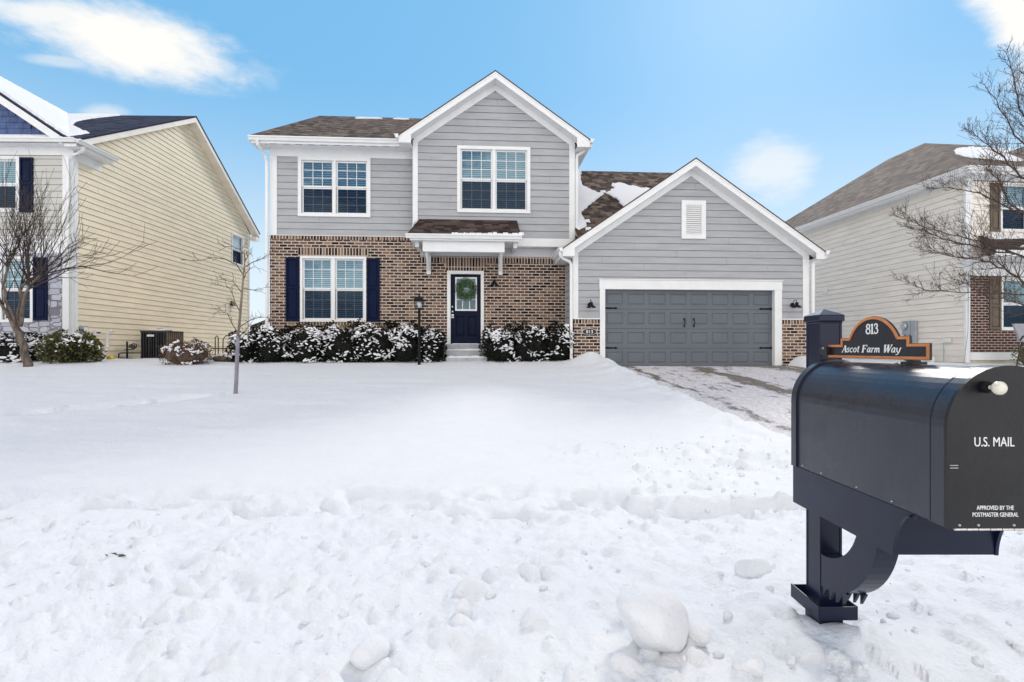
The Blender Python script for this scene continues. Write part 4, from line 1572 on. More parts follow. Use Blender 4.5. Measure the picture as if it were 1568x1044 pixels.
    while y < wp - 0.5:
        hw = (wp - 0.30 - y) / sl
        x = uc - hw + (0.0 if row % 2 else 0.10)
        while x < uc + hw - 0.05:
            ww = 0.17 + 0.10 * rr.random()
            x1 = min(x + ww, uc + hw)
            o = 0.018 + 0.006 * rr.random()
            hw2 = (wp - 0.30 - (y + 0.185)) / sl
            tx0, tx1 = max(x + 0.004, uc - hw2), min(x1 - 0.004, uc + hw2)
            if tx1 > tx0:
                sh.hexa([F0(x + 0.004, y, o), F0(x1 - 0.004, y, o), F0(tx1, y + 0.185, 0.008), F0(tx0, y + 0.185, 0.008),
                         F0(x + 0.004, y, -0.01), F0(x1 - 0.004, y, -0.01), F0(tx1, y + 0.185, -0.01), F0(tx0, y + 0.185, -0.01)])
            x = x1
        y += 0.18
        row += 1
    sh.build('shake_gable', 'blue_shake', root)
    bk = MB(dz)
    bk.prism(F0, [(uc - half + 0.3, 6.05), (uc + half - 0.3, 6.05), (uc, wp - 0.3)], -0.05, -0.012)
    bk.build('gable_backing', 'ac_dark', root)
    gt = MB(dz)
    gutter(gt, (-10.1, -0.345, 6.12), (0.36, -0.345, 6.12), (0, -1))
    gutter(gt, (0.345, -0.36, 6.12), (0.345, 1.2, 6.12), (1, 0))
    gt.build('gutter', 'white_trim', root)
    d = MB(dz)
    downspout(d, [(0.36, -0.10, 5.98), (0.34, -0.10, 5.86), (0.10, -0.12, 5.74), (-0.06, -0.12, 5.62), (-0.07, -0.12, 5.45), (-0.07, -0.11, -0.3)])
    d.build('downspout', 'white_trim', root, bevel=0.006)
    window_unit(root, dz, F0, *up, units=2, cols=2, rows=1)
    window_unit(root, dz, FRONT(-0.03), *lo, units=2, case=0.08, mull=0.11)
    window_unit(root, dz, SIDE(0.0), *sidew, units=1, cols=1, rows=1, case=0.06, screen=True, shade=True, pane='lamp_glass')
    shutter(root, dz, F0, -1.555, -1.165, 4.06, 5.68, 'navy_paint')
    shutter(root, dz, FRONT(-0.03), -1.135, -0.725, 0.86, 2.72, 'navy_paint')
    shutter(root, dz, F0, -3.75, -3.36, 4.06, 5.68, 'navy_paint')
    # snow on its roofs
    sn = MB(dz)
    mr = lambda u, vv, l: (u, vv, zf(vv) + 0.006 + l)
    gr = lambda u, vv, l: (u, vv, wp - sl * (u - uc) + 0.006 + l)
    ragged_patch(sn, [(-0.30, 0.10), (-0.15, 0.45), (-0.14, 0.75), (-0.9, 1.4), (-1.97, 2.41), (-2.5, 3.1), (-2.84, 3.78), (-2.90, 4.4), (-2.75, 5.0), (-2.6, 5.58), (-9.9, 5.58), (-9.9, -0.2), (-0.6, -0.2)], mr, 11, amp=0.03, th=0.07)
    ragged_patch(sn, [(-4.98, -0.16), (-0.25, -0.12), (-0.10, 0.5), (-1.2, 2.0), (-2.6, 4.4), (-3.6, 6.1), (-4.98, 6.1)], gr, 12, amp=0.03, th=0.09)
    sn.build('roof_snow', 'roof_snow', root)
    bw = MB(dz, True)
    bw.box(-10.0, -9.9, 0.0, 10.7, -0.6, 6.0)
    bw.box(-10.0, 0.0, 10.6, 10.7, -0.6, 5.9)
    bw.build('rear_wall', 'cream_siding', root)
    # small dark vent hood on the side wall
    v = MB(dz)
    v.hexa([SIDE(0.018)(8.90, 2.05, 0.12), SIDE(0.018)(9.18, 2.05, 0.12), SIDE(0.018)(9.14, 2.26, 0.02), SIDE(0.018)(8.94, 2.26, 0.02),
            SIDE(0.018)(8.90, 2.05, 0.0), SIDE(0.018)(9.18, 2.05, 0.0), SIDE(0.018)(9.18, 2.28, 0.0), SIDE(0.018)(8.90, 2.28, 0.0)])
    v.build('vent_hood', 'black_iron', root)
    return root


left_house = build_left_house()


# ------------------------------------------------------------------ house on the right
def build_right_house():
    base = -0.55
    dz = -base
    root = thing('suburban_house', 'beige sided house on the right with brown hip roof and red brick base', 'house',
                 ((1482 - 784) / 800 * 15.8, 15.8, EYE + base), math.atan(0.0975))
    F0 = FRONT(0.0)
    w = MB(dz)
    up = (1.06, 3.0, 3.58, 5.08)
    w.mark()
    w.strips(SIDEL(0.0), const(0.02), const(11.5), -0.40, 5.30, 0.19, 0.014)
    w.mark()
    w.strips(F0, const(0.12), const(11.0), 2.30, 5.10, 0.19, 0.014, [win_hole(*up)])
    w.build('lap_siding', 'pale_siding', root)
    lo = (1.03, 3.10, 0.58, 2.19)
    b = MB(dz)
    b.mark()
    b.strips(FRONT(-0.05), const(0.05), const(11.0), -0.08, 2.22, None, 0, [win_hole(*lo, 0.06)])
    b.mark()
    b.strips(SIDEL(0.05), const(-0.05), const(0.02), -0.08, 2.22)
    b.build('brick_wall', 'red_brick', root)
    fo = MB(dz, True)
    fo.box(0.04, 11.0, -0.06, 0.3, -0.7, -0.325)
    fo.box(-0.0, 0.06, -0.02, 11.4, -0.7, -0.40)
    fo.build('foundation', 'pale_concrete', root)
    t = MB(dz, True)
    t.box(0.02, 11.0, -0.11, 0.2, -0.32, -0.085)
    t.tbox(F0, -0.10, 0.118, 2.25, 5.12, -0.03, 0.036)
    t.tbox(F0, -0.10, 0.048, -0.40, 2.249, -0.03, 0.036)
    t.tbox(SIDEL(0.0), 0.0, 0.10, -0.40, 5.12, -0.02, 0.034)
    t.tbox(F0, -0.10, 11.0, 5.121, 5.36, -0.03, 0.038)
    t.tbox(SIDEL(0.0), 0.0, 11.5, 5.10, 5.30, -0.02, 0.028)
    t.box(-0.42, 11.0, -0.42, -0.40, 5.20, 5.38)
    t.box(-0.42, -0.40, -0.40, 11.9, 5.20, 5.38)
    t.box(-0.40, 11.0, -0.40, 0.0, 5.25, 5.27)
    t.box(-0.40, 0.0, 0.0, 11.9, 5.25, 5.27)
    t.build('trim_board', 'white_trim', root)
    r = MB(dz)
    a_, bf, bb, wr, we, vb = 4.5, 6.17, 8.1, 8.84, 5.40, 11.95
    r.slab([(-0.45, vb, we), (-0.45, -0.45, we), (a_, bf, wr), (a_, bb, wr)], 0.05)
    r.slab([(-0.45, -0.45, we), (11.4, -0.45, we), (a_ + 2.5, bf, wr), (a_, bf, wr)], 0.05)
    r.slab([(11.4, vb, we), (-0.45, vb, we), (a_, bb, wr), (a_ + 2.5, bb, wr)], 0.05)
    r.slab([(11.4, -0.45, we), (11.4, vb, we), (a_ + 2.5, bb, wr), (a_ + 2.5, bf, wr)], 0.05)
    # small front gable rising from the front slope
    for sg in (-1, 1):
        uc = 4.6
        p = [(uc + sg * 2.3, -0.35, 5.75), (uc + sg * 2.3, 4.5, 5.75), (uc, 4.5, 7.2), (uc, -0.35, 7.2)]
        r.slab(p if sg > 0 else [p[1], p[0], p[3], p[2]], 0.05)
    r.build('roof', 'tan_shingle', root)
    gw = MB(dz)
    gw.prism(F0, [(2.5, 5.3), (6.7, 5.3), (6.7, 5.7), (4.6, 7.1), (2.5, 5.7)], -0.05, 0.0)
    gw.build('gable_wall', 'pale_siding', root)
    gt = MB(dz)
    gutter(gt, (-0.422, 11.9, 5.38), (-0.422, -0.5, 5.38), (-1, 0))
    gutter(gt, (-0.5, -0.422, 5.38), (11.0, -0.422, 5.38), (0, -1))
    gt.build('gutter', 'white_trim', root)
    window_unit(root, dz, F0, *up, units=2, cols=1, rows=1, case=0.06)
    window_unit(root, dz, FRONT(-0.05), *lo, units=2, cols=1, rows=1, case=0.06, blinds=False)
    shutter(root, dz, F0, 0.72, 1.05, 3.58, 5.06, 'brown_paint', split=0.45)
    shutter(root, dz, FRONT(-0.05), 0.64, 1.02, 0.60, 2.19, 'brown_paint', split=0.45)
    # porch roof across the front
    p = MB(dz)
    p.slab([(-0.35, -1.15, 2.86), (11.0, -1.15, 2.86), (11.0, -0.02, 3.44), (0.35, -0.02, 3.44)], 0.04)
    po = p.build('porch_roof', 'porch_shingle', root)
    q = MB(dz, True)
    q.box(-0.33, 11.0, -1.13, -1.10, 2.62, 2.80)
    q.box(-0.33, 11.0, -1.099, -0.03, 2.64, 2.66)
    q.box(0.13, 11.0, -0.10, -0.04, 2.22, 2.62)
    q.build('porch_trim', 'white_trim', po)
    sn = MB(dz)
    pr = lambda u, vv, l: (u, vv, 2.86 + 0.58 / 1.13 * (vv + 1.15) + 0.006 + l)
    ragged_patch(sn, [(0.5, -1.1), (4.0, -1.1), (4.0, -0.75), (2.2, -0.80), (1.4, -0.9), (0.7, -0.95)], pr, 21, amp=0.04)
    ragged_patch(sn, [(0.35, -0.35), (0.9, -0.3), (1.7, -0.2), (1.7, -0.05), (0.5, -0.05)], pr, 22, amp=0.04)
    sn.build('snow_cover', 'roof_snow', po)
    sn = MB(dz)
    sf = (wr - we) / (bf + 0.45)
    fr = lambda u, vv, l: (u, vv, we + sf * (vv + 0.45) + 0.006 + l)
    ragged_patch(sn, [(1.9, 2.2), (1.6, 1.4), (2.4, 1.0), (4.6, 0.6), (7.5, 0.5), (7.5, 4.6), (5.5, 5.0), (3.6, 3.9)], fr, 23, amp=0.06, th=0.06)
    sn.build('roof_snow', 'roof_snow', root)
    bw = MB(dz, True)
    bw.box(0.0, 11.0, 11.4, 11.5, -0.6, 5.3)
    bw.box(10.9, 11.0, 0.0, 11.4, -0.6, 5.3)
    bw.build('rear_wall', 'pale_siding', root)
    return root


right_house = build_right_house()


def build_far_houses():
    # snowy roof glimpsed between the left house and the hedge
    root = thing('far_house', 'distant house with snow covered brown roof seen between cream wall and hedge', 'house', (-17.0, 46, EYE - 0.4))
    dz = 0.4
    w = MB(dz)
    w.box(-6.8, 8.0, 0.5, 9.0, -0.4, 1.6)
    w.build('wall', 'pale_siding', root)
    r = MB(dz)
    r.slab([(-7.5, 0.0, 1.5), (8.5, 0.0, 1.5), (4.0, 4.5, 4.84), (-2.0, 4.5, 4.84)], 0.08)
    r.slab([(-7.5, 9.4, 1.5), (-7.5, 0.0, 1.5), (-2.0, 4.5, 4.84)], 0.08)
    r.slab([(8.5, 9.4, 1.5), (-7.5, 9.4, 1.5), (-2.0, 4.5, 4.84), (4.0, 4.5, 4.84)], 0.08)
    r.slab([(8.5, 0.0, 1.5), (8.5, 9.4, 1.5), (4.0, 4.5, 4.84)], 0.08)
    r.build('roof', 'brown_shingle', root)
    sn = MB(dz)
    fr = lambda u, vv, l: (u, vv, 1.5 + 3.34 / 4.5 * vv + 0.02 + l)
    ragged_patch(sn, [(-6.3, 0.1), (8.2, 0.1), (5.2, 3.4), (-2.2, 3.4), (-4.3, 1.7)], fr, 31, amp=0.08, th=0.08)
    sn.build('roof_snow', 'roof_snow', root)


build_far_houses()

# ------------------------------------------------------------------ mailbox, its post and its sign
def text_mesh(name, body, size, m, parent, origin, right, up, shear=0.0, offset=0.0, align='LEFT', spacing=1.0, depth=0.0006, xscale=1.0):
    """raised lettering from the built-in face; right / up are the directions of writing"""
    cu = bpy.data.curves.new(name, 'FONT')
    cu.body = body
    cu.size = size
    cu.shear = shear
    cu.offset = offset
    cu.align_x = align
    cu.space_character = spacing
    cu.extrude = depth
    cu.resolution_u = 4
    tmp = bpy.data.objects.new(name, cu)
    link(tmp)
    bpy.context.view_layer.update()
    me = bpy.data.meshes.new_from_object(tmp.evaluated_get(bpy.context.evaluated_depsgraph_get()))
    bpy.data.objects.remove(tmp)
    r, u = Vector(right).normalized(), Vector(up).normalized()
    n = r.cross(u)
    for v in me.vertices:
        p = Vector(origin) + r * (v.co.x * xscale) + u * v.co.y + n * v.co.z
        v.co = p
    me.materials.clear()
    me.materials.append(M[m])
    o = link(bpy.data.objects.new(name, me))
    o.parent = parent
    return o


GLYPH = {   # serif letters: strokes ((x, y), ...), half width; unit = cap height
    '8': (0.62, [([(0.30 + 0.21 * math.cos(a), 0.76 + 0.21 * math.sin(a)) for a in np.linspace(0, 2 * math.pi, 17)], 'o'),
                 ([(0.30 + 0.26 * math.cos(a), 0.28 + 0.26 * math.sin(a)) for a in np.linspace(0, 2 * math.pi, 17)], 'o')]),
    '1': (0.48, [([(0.24, 0.0), (0.24, 1.0)], 't'), ([(0.05, 0.02), (0.43, 0.02)], 's'), ([(0.05, 0.86), (0.24, 0.97)], 's')]),
    '3': (0.60, [([(0.08, 0.80), (0.14, 0.93), (0.28, 0.98), (0.42, 0.92), (0.47, 0.78), (0.42, 0.62), (0.24, 0.55)], 'o'),
                 ([(0.24, 0.55), (0.42, 0.50), (0.52, 0.33), (0.48, 0.12), (0.30, 0.02), (0.12, 0.06), (0.06, 0.20)], 'o'),
                 ([(0.09, 0.80), (0.13, 0.80)], 't'), ([(0.07, 0.20), (0.11, 0.20)], 't')]),
    'A': (0.72, [([(0.06, 0.0), (0.36, 1.0)], 's'), ([(0.36, 1.0), (0.60, 0.0)], 't'), ([(0.16, 0.33), (0.52, 0.33)], 's'),
                 ([(-0.04, 0.02), (0.18, 0.02)], 's'), ([(0.46, 0.02), (0.74, 0.02)], 's')]),
    's': (0.44, [([(0.34, 0.50), (0.28, 0.62), (0.16, 0.62), (0.08, 0.50), (0.16, 0.38), (0.30, 0.28), (0.33, 0.14), (0.22, 0.02), (0.08, 0.04), (0.04, 0.18)], 'm')]),
    'c': (0.48, [([(0.40, 0.50), (0.32, 0.62), (0.18, 0.60), (0.07, 0.42), (0.07, 0.20), (0.18, 0.03), (0.32, 0.03), (0.42, 0.14)], 'm'), ([(0.37, 0.52), (0.40, 0.52)], 't')]),
    'o': (0.52, [([(0.24 + 0.19 * math.cos(a), 0.32 + 0.30 * math.sin(a)) for a in np.linspace(0, 2 * math.pi, 13)], 'm')]),
    't': (0.36, [([(0.20, 0.88), (0.16, 0.12), (0.24, 0.02), (0.34, 0.10)], 'm'), ([(0.02, 0.62), (0.34, 0.62)], 's')]),
    'F': (0.70, [([(0.18, 0.0), (0.18, 1.0)], 't'), ([(0.04, 0.98), (0.66, 0.98)], 's'), ([(0.64, 0.98), (0.65, 0.76)], 's'), ([(0.18, 0.52), (0.48, 0.52)], 's'),
                 ([(0.47, 0.64), (0.47, 0.40)], 's'), ([(0.04, 0.02), (0.36, 0.02)], 's')]),
    'a': (0.54, [([(0.38, 0.60), (0.22, 0.62), (0.08, 0.44), (0.06, 0.18), (0.14, 0.03), (0.26, 0.08), (0.38, 0.30)], 'm'), ([(0.40, 0.62), (0.38, 0.10), (0.44, 0.02), (0.52, 0.10)], 'm')]),
    'r': (0.44, [([(0.12, 0.0), (0.14, 0.62)], 'm'), ([(0.14, 0.36), (0.24, 0.58), (0.34, 0.62), (0.40, 0.52)], 'm'), ([(0.02, 0.60), (0.14, 0.60)], 's')]),
    'm': (0.80, [([(0.10, 0.0), (0.12, 0.62)], 'm'), ([(0.12, 0.38), (0.24, 0.60), (0.34, 0.58), (0.36, 0.0)], 'm'), ([(0.36, 0.38), (0.48, 0.60), (0.60, 0.58), (0.62, 0.08), (0.68, 0.02), (0.76, 0.10)], 'm')]),
    'W': (0.98, [([(0.14, 1.0), (0.26, 0.0)], 't'), ([(0.26, 0.0), (0.52, 0.96)], 's'), ([(0.50, 1.0), (0.62, 0.0)], 't'), ([(0.62, 0.0), (0.92, 0.98)], 's'),
                 ([(0.02, 0.98), (0.28, 0.98)], 's'), ([(0.40, 0.98), (0.62, 0.98)], 's'), ([(0.80, 0.98), (1.02, 0.98)], 's')]),
    'y': (0.54, [([(0.08, 0.62), (0.14, 0.18), (0.24, 0.04), (0.34, 0.10)], 'm'), ([(0.46, 0.64), (0.36, 0.10), (0.24, -0.20), (0.10, -0.28), (0.02, -0.20)], 'm')]),
    ' ': (0.34, []),
}


def carve_text(mb, body, height, origin, right, up, slant=0.0, spread=1.0, weight=1.0):
    """serif lettering built stroke by stroke as thin raised ribbons"""
    r, u = Vector(right).normalized(), Vector(up).normalized()
    n = r.cross(u)
    O = Vector(origin)
    x = 0.0
    lvl = 0
    W = {'t': 0.085, 's': 0.038, 'm': 0.058, 'o': 0.072}
    for ch in body:
        adv, strokes = GLYPH[ch]
        for pts, kind in strokes:
            hw = W[kind] * weight
            lvl = (lvl + 1) % 9
            dz = 0.0004 + 0.00012 * lvl
            P = [Vector((p[0], p[1])) for p in pts]
            closed = (P[0] - P[-1]).length < 1e-4
            L, R_ = [], []
            for i, p in enumerate(P):
                if closed:
                    t = P[(i + 1) % (len(P) - 1)] - P[(i - 1) % (len(P) - 1)]
                else:
                    t = P[min(i + 1, len(P) - 1)] - P[max(i - 1, 0)]
                t.normalize()
                nn = Vector((-t.y, t.x))
                k = hw * (0.62 + 0.38 * abs(t.y)) if kind in 'om' else hw
                L.append(p + nn * k)
                R_.append(p - nn * k)
            def to3(q):
                return tuple(O + r * ((x + q.x * spread + slant * q.y) * height) + u * (q.y * height) + n * dz)
            for i in range(len(P) - 1):
                mb.poly([to3(L[i]), to3(R_[i]), to3(R_[i + 1]), to3(L[i + 1])])
        x += adv * spread
    return x * height


def build_mailbox():
    XC, R_ = 1.052, 0.128
    YF, YB = 1.112, 1.712
    WB, WS = -0.377, -0.166          # bottom and spring of the arch
    gz = ground(1.06, 1.78)
    dz = -(gz - EYE)

    def arch(rad_, drop=0.0, n=24):
        pts = [(-rad_, WB - drop)]
        for k in range(n + 1):
            a = math.pi - math.pi * k / n
            pts.append((rad_ * math.cos(a), WS + rad_ * math.sin(a)))
        pts.append((rad_, WB - drop))
        return pts

    def shell(mb, rad_, y0, y1, drop=0.0, close=True):
        p = arch(rad_, drop)
        for i in range(len(p) - 1):
            (a, b), (c, d) = p[i], p[i + 1]
            mb.poly([(XC + a, y0, b), (XC + a, y1, b), (XC + c, y1, d), (XC + c, y0, d)])
        if close:
            for y in (y0, y1):
                mb.poly([(XC + a, y, b) for a, b in p])
            mb.poly([(XC + p[0][0], y0, p[0][1]), (XC + p[-1][0], y0, p[-1][1]), (XC + p[-1][0], y1, p[-1][1]), (XC + p[0][0], y1, p[0][1])])

    root = thing('mailbox', 'large dark blue black arched mailbox reading U.S. MAIL at right front', 'mailbox', (0, 0, gz))
    b = MB(dz)
    shell(b, R_, YF + 0.002, YB - 0.002)
    auto_smooth(b.build('box_body', 'box_paint', root), 50)
    c = MB(dz)
    shell(c, R_ + 0.0035, YF + 0.001, YF + 0.040, 0.001)
    shell(c, R_ + 0.0045, YF + 0.038, YF + 0.041, 0.001, False)
    auto_smooth(c.build('front_collar', 'box_paint', root), 50)
    c = MB(dz)
    shell(c, R_ + 0.006, YB - 0.022, YB + 0.006, 0.002)
    auto_smooth(c.build('rear_rim', 'box_paint', root), 50)
    d = MB(dz)
    shell(d, R_ + 0.0045, YF - 0.008, YF + 0.0005, 0.002)
    dr = auto_smooth(d.build('box_door', 'box_door_shaded', root), 50)
    k = MB(dz)
    kx, kw = 0.996, -0.079
    k.lathe([(0.0125, 0), (0.0125, -0.010), (0.0105, -0.016)], (kx, YF - 0.008, kw), 'y', 20)
    k.build('knob_base', 'black_iron', dr, smooth=False)
    k = MB(dz)
    k.lathe([(0.0045, -0.016), (0.0045, -0.026), (0.0075, -0.0265), (0.0115, -0.029), (0.0142, -0.034), (0.0138, -0.040), (0.0095, -0.0445), (0.003, -0.0465)], (kx, YF - 0.008, kw), 'y', 20)
    auto_smooth(k.build('door_knob', 'knob_cream', dr), 60)
    yT = YF - 0.0088
    text_mesh('lettering', 'U.S. MAIL', 0.0285, 'letter_white', dr, (0.975, yT, -0.2045 + dz), (1, 0, 0), (0, 0, 1), xscale=0.74, offset=0.0)
    text_mesh('lettering', 'APPROVED BY THE', 0.0128, 'letter_white', dr, (1.0205, yT, -0.3385 + dz), (1, 0, 0), (0, 0, 1), xscale=0.72, offset=0.0, align='CENTER')
    text_mesh('lettering', 'POSTMASTER GENERAL', 0.0128, 'letter_white', dr, (1.0205, yT, -0.3530 + dz), (1, 0, 0), (0, 0, 1), xscale=0.72, offset=0.0, align='CENTER')
    h = MB(dz)
    x = XC - R_ + 0.012
    i = 0
    while x < XC + R_ - 0.012:
        h.lathe([(0.0028, 0.0), (0.0028, 0.0115)], (x, YF - 0.007 + 0.0006 * (i % 2), WB - 0.0035), 'x', 8)
        x += 0.0125
        i += 1
    h.build('hinge', 'steel', root)
    h = MB(dz)
    for x in (0.945, 0.985, 1.06, 1.13):
        h.lathe([(0.0030, 0.0), (0.0024, -0.0018)], (x, YF - 0.008, WB + 0.006), 'y', 10)
    for yy in (1.66, 1.56, 1.40, 1.27):
        h.lathe([(0.0026, 0.0), (0.0020, -0.0018)], (XC - R_ - 0.0003, yy, WB + 0.008), 'x', 10)
    h.tbox(FRONT(YF - 0.008), XC - R_ + 0.0005, XC - R_ + 0.018, -0.2455, -0.2440, 0.0, 0.0015)
    h.tbox(FRONT(YF - 0.008), XC - R_ + 0.0005, XC - R_ + 0.018, -0.2510, -0.2495, 0.0, 0.0015)
    h.build('rivets', 'steel', root)

    # post with its arm, brace, base collar and cap
    post = thing('mailbox_post', 'dark navy square mailbox post with curved brace, capped, standing in snow', 'post', (0, 0, gz))
    X0, X1, Y0, Y1 = 1.034, 1.104, 1.752, 1.832
    p = MB(dz)
    p.box(X0, X1, Y0, Y1, -1.25, 0.098)
    g = 0.006
    for (a, c_) in ((X0 - 0.0022, X0 + g), (X1 - g, X1 + 0.0022)):     # slightly raised corner strips
        p.box(a, c_, Y0 - 0.0022, Y0 + g, -1.2, 0.0965)
        p.box(a, c_, Y1 - g, Y1 + 0.0022, -1.2, 0.0965)
    p.build('post_shaft', 'post_vinyl', post, bevel=0.0015)
    cp = MB(dz)
    xm, ym = (X0 + X1) / 2, (Y0 + Y1) / 2
    hx, hy = 0.043, 0.048
    cp.box(xm - hx + 0.004, xm + hx - 0.004, ym - hy + 0.004, ym + hy - 0.004, 0.088, 0.0945)
    cp.box(xm - hx, xm + hx, ym - hy, ym + hy, 0.095, 0.116)
    q = [(xm - hx, ym - hy, 0.1161), (xm + hx, ym - hy, 0.1161), (xm + hx, ym + hy, 0.1161), (xm - hx, ym + hy, 0.1161)]
    ap = (xm, ym, 0.139)
    for i in range(4):
        cp.poly([q[i], q[(i + 1) % 4], ap])
    cp.build('post_cap', 'post_vinyl', post, bevel=0.003)
    # tray under the box: skirts with a scooped front end
    T0, T1, WT, WL = 1.262, 1.716, WB - 0.002, -0.500
    sk = MB(dz)

    def scoop(r0, r1, n=10):
        return [(T0 - r1 + r1 * (1 - math.cos(a)) * 1.0 - 0.0, 0) for a in np.linspace(0, math.pi / 2, n)]
    side = [(T1, WT), (T1, WL), (T0 + 0.006, WL)]
    for a in np.linspace(0, math.pi / 2, 12):
        # concave quarter from the front tip up to the box
        side.append((T0 + 0.006 - 0.075 * (1 - math.cos(a)) ** 0.9, WL + 0.122 * math.sin(a)))
    for xa, xb in ((XC - R_ - 0.001, XC - R_ + 0.007), (XC + R_ - 0.007, XC + R_ + 0.001)):
        fr = [(xa, y, w) for y, w in side]
        bk = [(xb, y, w) for y, w in side]
        sk.poly(fr)
        sk.poly(bk[::-1])
        for i in range(len(side)):
            j = (i + 1) % len(side)
            sk.poly([fr[i], bk[i], bk[j], fr[j]])
    sk.box(XC - R_ + 0.0075, XC + R_ - 0.0075, T1 - 0.010, T1 - 0.001, WL + 0.001, WT - 0.001)
    sk.box(XC - R_ + 0.0075, XC + R_ - 0.0075, 1.20, T1 - 0.011, WT - 0.014, WT - 0.001)
    fp = [(XC - R_ + 0.0075, WT - 0.015), (XC - R_ + 0.0075, WL + 0.001), (XC + R_ - 0.0075, WL + 0.001), (XC + R_ - 0.0075, WT - 0.015)]
    sk.prism(FRONT(T0 + 0.008), fp, -0.008, 0.0)
    sk.build('support_tray', 'post_vinyl', post, bevel=0.001)
    # curved knee brace between post and tray
    br = MB(dz)
    cy, cw = Y0 - 0.0025, -0.4995
    ring_o = [(cy - 0.275 * math.sin(a), cw - 0.290 * math.cos(a)) for a in np.linspace(0, math.pi / 2, 18)]
    ring_i = [(cy - 0.190 * math.sin(a), cw - 0.185 * math.cos(a)) for a in np.linspace(0, math.pi / 2, 18)]
    bx0, bx1 = 1.034, 1.100
    br.prism(SIDEL(bx0), ring_o + ring_i[::-1], -(bx1 - bx0), 0.0)
    # toothed lower edge
    for k in range(4):
        y0 = cy - 0.012 - k * 0.034
        w0 = cw - 0.290 * math.sqrt(max(0.0, 1 - ((cy - y0 - 0.012) / 0.275) ** 2)) + 0.012
        for xa, xb in ((bx0 + 0.001, bx0 + 0.010), (bx1 - 0.010, bx1 - 0.001)):
            tri = [(y0, w0), (y0 - 0.024, w0), (y0, w0 - 0.040)]
            fr, bk = [(xa, y, w) for y, w in tri], [(xb, y, w) for y, w in tri]
            br.poly(fr)
            br.poly(bk[::-1])
            for i in range(3):
                br.poly([fr[i], bk[i], bk[(i + 1) % 3], fr[(i + 1) % 3]])
    bo = br.build('curved_brace', 'post_vinyl', post, bevel=0.0012)
    # open square collar low on the post
    co = MB(dz)
    k0, k1 = 0.030, 0.005
    cx0, cx1, cy0, cy1 = X0 - k0, X1 + k0, Y0 - k0 - 0.01, Y1 + k0 + 0.02
    wz0, wz1 = -0.888, -0.842
    co.box(cx0, cx0 + k1, cy0, cy1, wz0, wz1)
    co.box(cx1 - k1, cx1, cy0, cy1, wz0, wz1)
    co.box(cx0 + k1, cx1 - k1, cy0, cy0 + k1, wz0, wz1 - 0.002)
    co.box(cx0 + k1, cx1 - k1, cy1 - k1, cy1, wz0, wz1 - 0.002)
    co.box(X0 - 0.004, X1 + 0.004, Y0 - 0.004, Y1 + 0.004, -1.2, wz0 + 0.012)
    co.build('base_collar', 'post_vinyl', post, bevel=0.001)

    # address sign above the box
    sg = thing('address_sign', 'black sign with orange border reading 813 Ascot Farm Way on mailbox top', 'sign', (XC, 1.726, EYE - 0.036))
    sz = 0.036
    ds = lambda d: -d                                        # along the sign, from the post towards the street
    def outline(ins=0.0):
        i = ins
        pts = [(0 + i, -0.027 + i), (0.418 - i, -0.027 + i), (0.418 - i, 0.0163 - i), (0.352 - i, 0.0163 - i), (0.352 - i, 0.036 - i), (0.312 - i * 1.0, 0.036 - i)]
        cx, hw, rise = 0.209, 0.103, 0.0605
        rr_ = (hw * hw + rise * rise) / (2 * rise)
        cyy = 0.036 + rise - rr_
        r2 = rr_ - i
        a0 = math.acos(max(-1, min(1, (0.036 - i - cyy) / r2)))
        for a in np.linspace(a0, -a0, 25):
            pts.append((cx + r2 * math.sin(a), cyy + r2 * math.cos(a)))
        pts += [(0.106 + i, 0.036 - i), (0.066 + i, 0.036 - i), (0.066 + i, 0.0163 - i), (0 + i, 0.0163 - i)]
        return pts
    tf = lambda a, b, o: (-o, -a, b + sz)
    bd = MB()
    bd.prism(tf, outline(0.0), 0.000, 0.0055)
    bo = bd.build('sign_board', 'sign_black', sg, bevel=0.0008)
    o1, o2 = outline(0.0012), outline(0.0085)
    bd = MB()
    n = len(o1)
    for i in range(n):
        j = (i + 1) % n
        bd.hexa([tf(*o1[i], 0.0085), tf(*o1[j], 0.0085), tf(*o2[j], 0.0085), tf(*o2[i], 0.0085), tf(*o1[i], 0.005), tf(*o1[j], 0.005), tf(*o2[j], 0.005), tf(*o2[i], 0.005)])
    bd.build('sign_border', 'sign_orange', sg)
    lt = MB()
    lt.mark()
    f0 = 0.0058
    carve_text(lt, '813', 0.029, (-f0, -0.209 + 0.0265, 0.0455 + sz), (0, -1, 0), (0, 0, 1), spread=1.08, weight=1.25)
    lt.mark()
    carve_text(lt, 'Ascot Farm Way', 0.0215, (-f0, -0.070, -0.0085 + sz), (0, -1, 0), (0, 0, 1), slant=0.26, spread=1.50, weight=1.25)
    lt.build('lettering', 'letter_white', sg)
    stb = MB(0, True)
    stb.box(-0.010, 0.008, -0.372, -0.345, -0.020 + 0.001, sz - 0.0275)
    stb.box(-0.020, 0.018, -0.380, -0.338, -0.006, 0.004)
    stb.box(-0.020, -0.006, -0.012, 0.0245, sz - 0.018, sz + 0.010)
    stb.build('bracket', 'sign_black', sg)
    bs = MB()
    bs.lathe([(0.004, 0.0), (0.003, -0.003)], (-0.0202, 0.006, sz + 0.004), 'x', 10)
    bs.build('screw', 'steel', sg)
    lf = MB()
    for (yy, xx, ll, an) in ((-0.355, -0.034, 0.020, 0.5), (-0.335, -0.030, 0.014, 1.7), (-0.372, -0.040, 0.012, -0.4)):
        zz = -0.128 + math.sqrt(0.128 ** 2 - xx ** 2) + 0.002
        lf.poly([(xx - ll * 0.5 * math.cos(an), yy - ll * 0.5 * math.sin(an), zz - 0.001), (xx + 0.004, yy - 0.003, zz + 0.004), (xx + ll * 0.5 * math.cos(an), yy + ll * 0.5 * math.sin(an), zz), (xx - 0.003, yy + 0.004, zz + 0.001)])
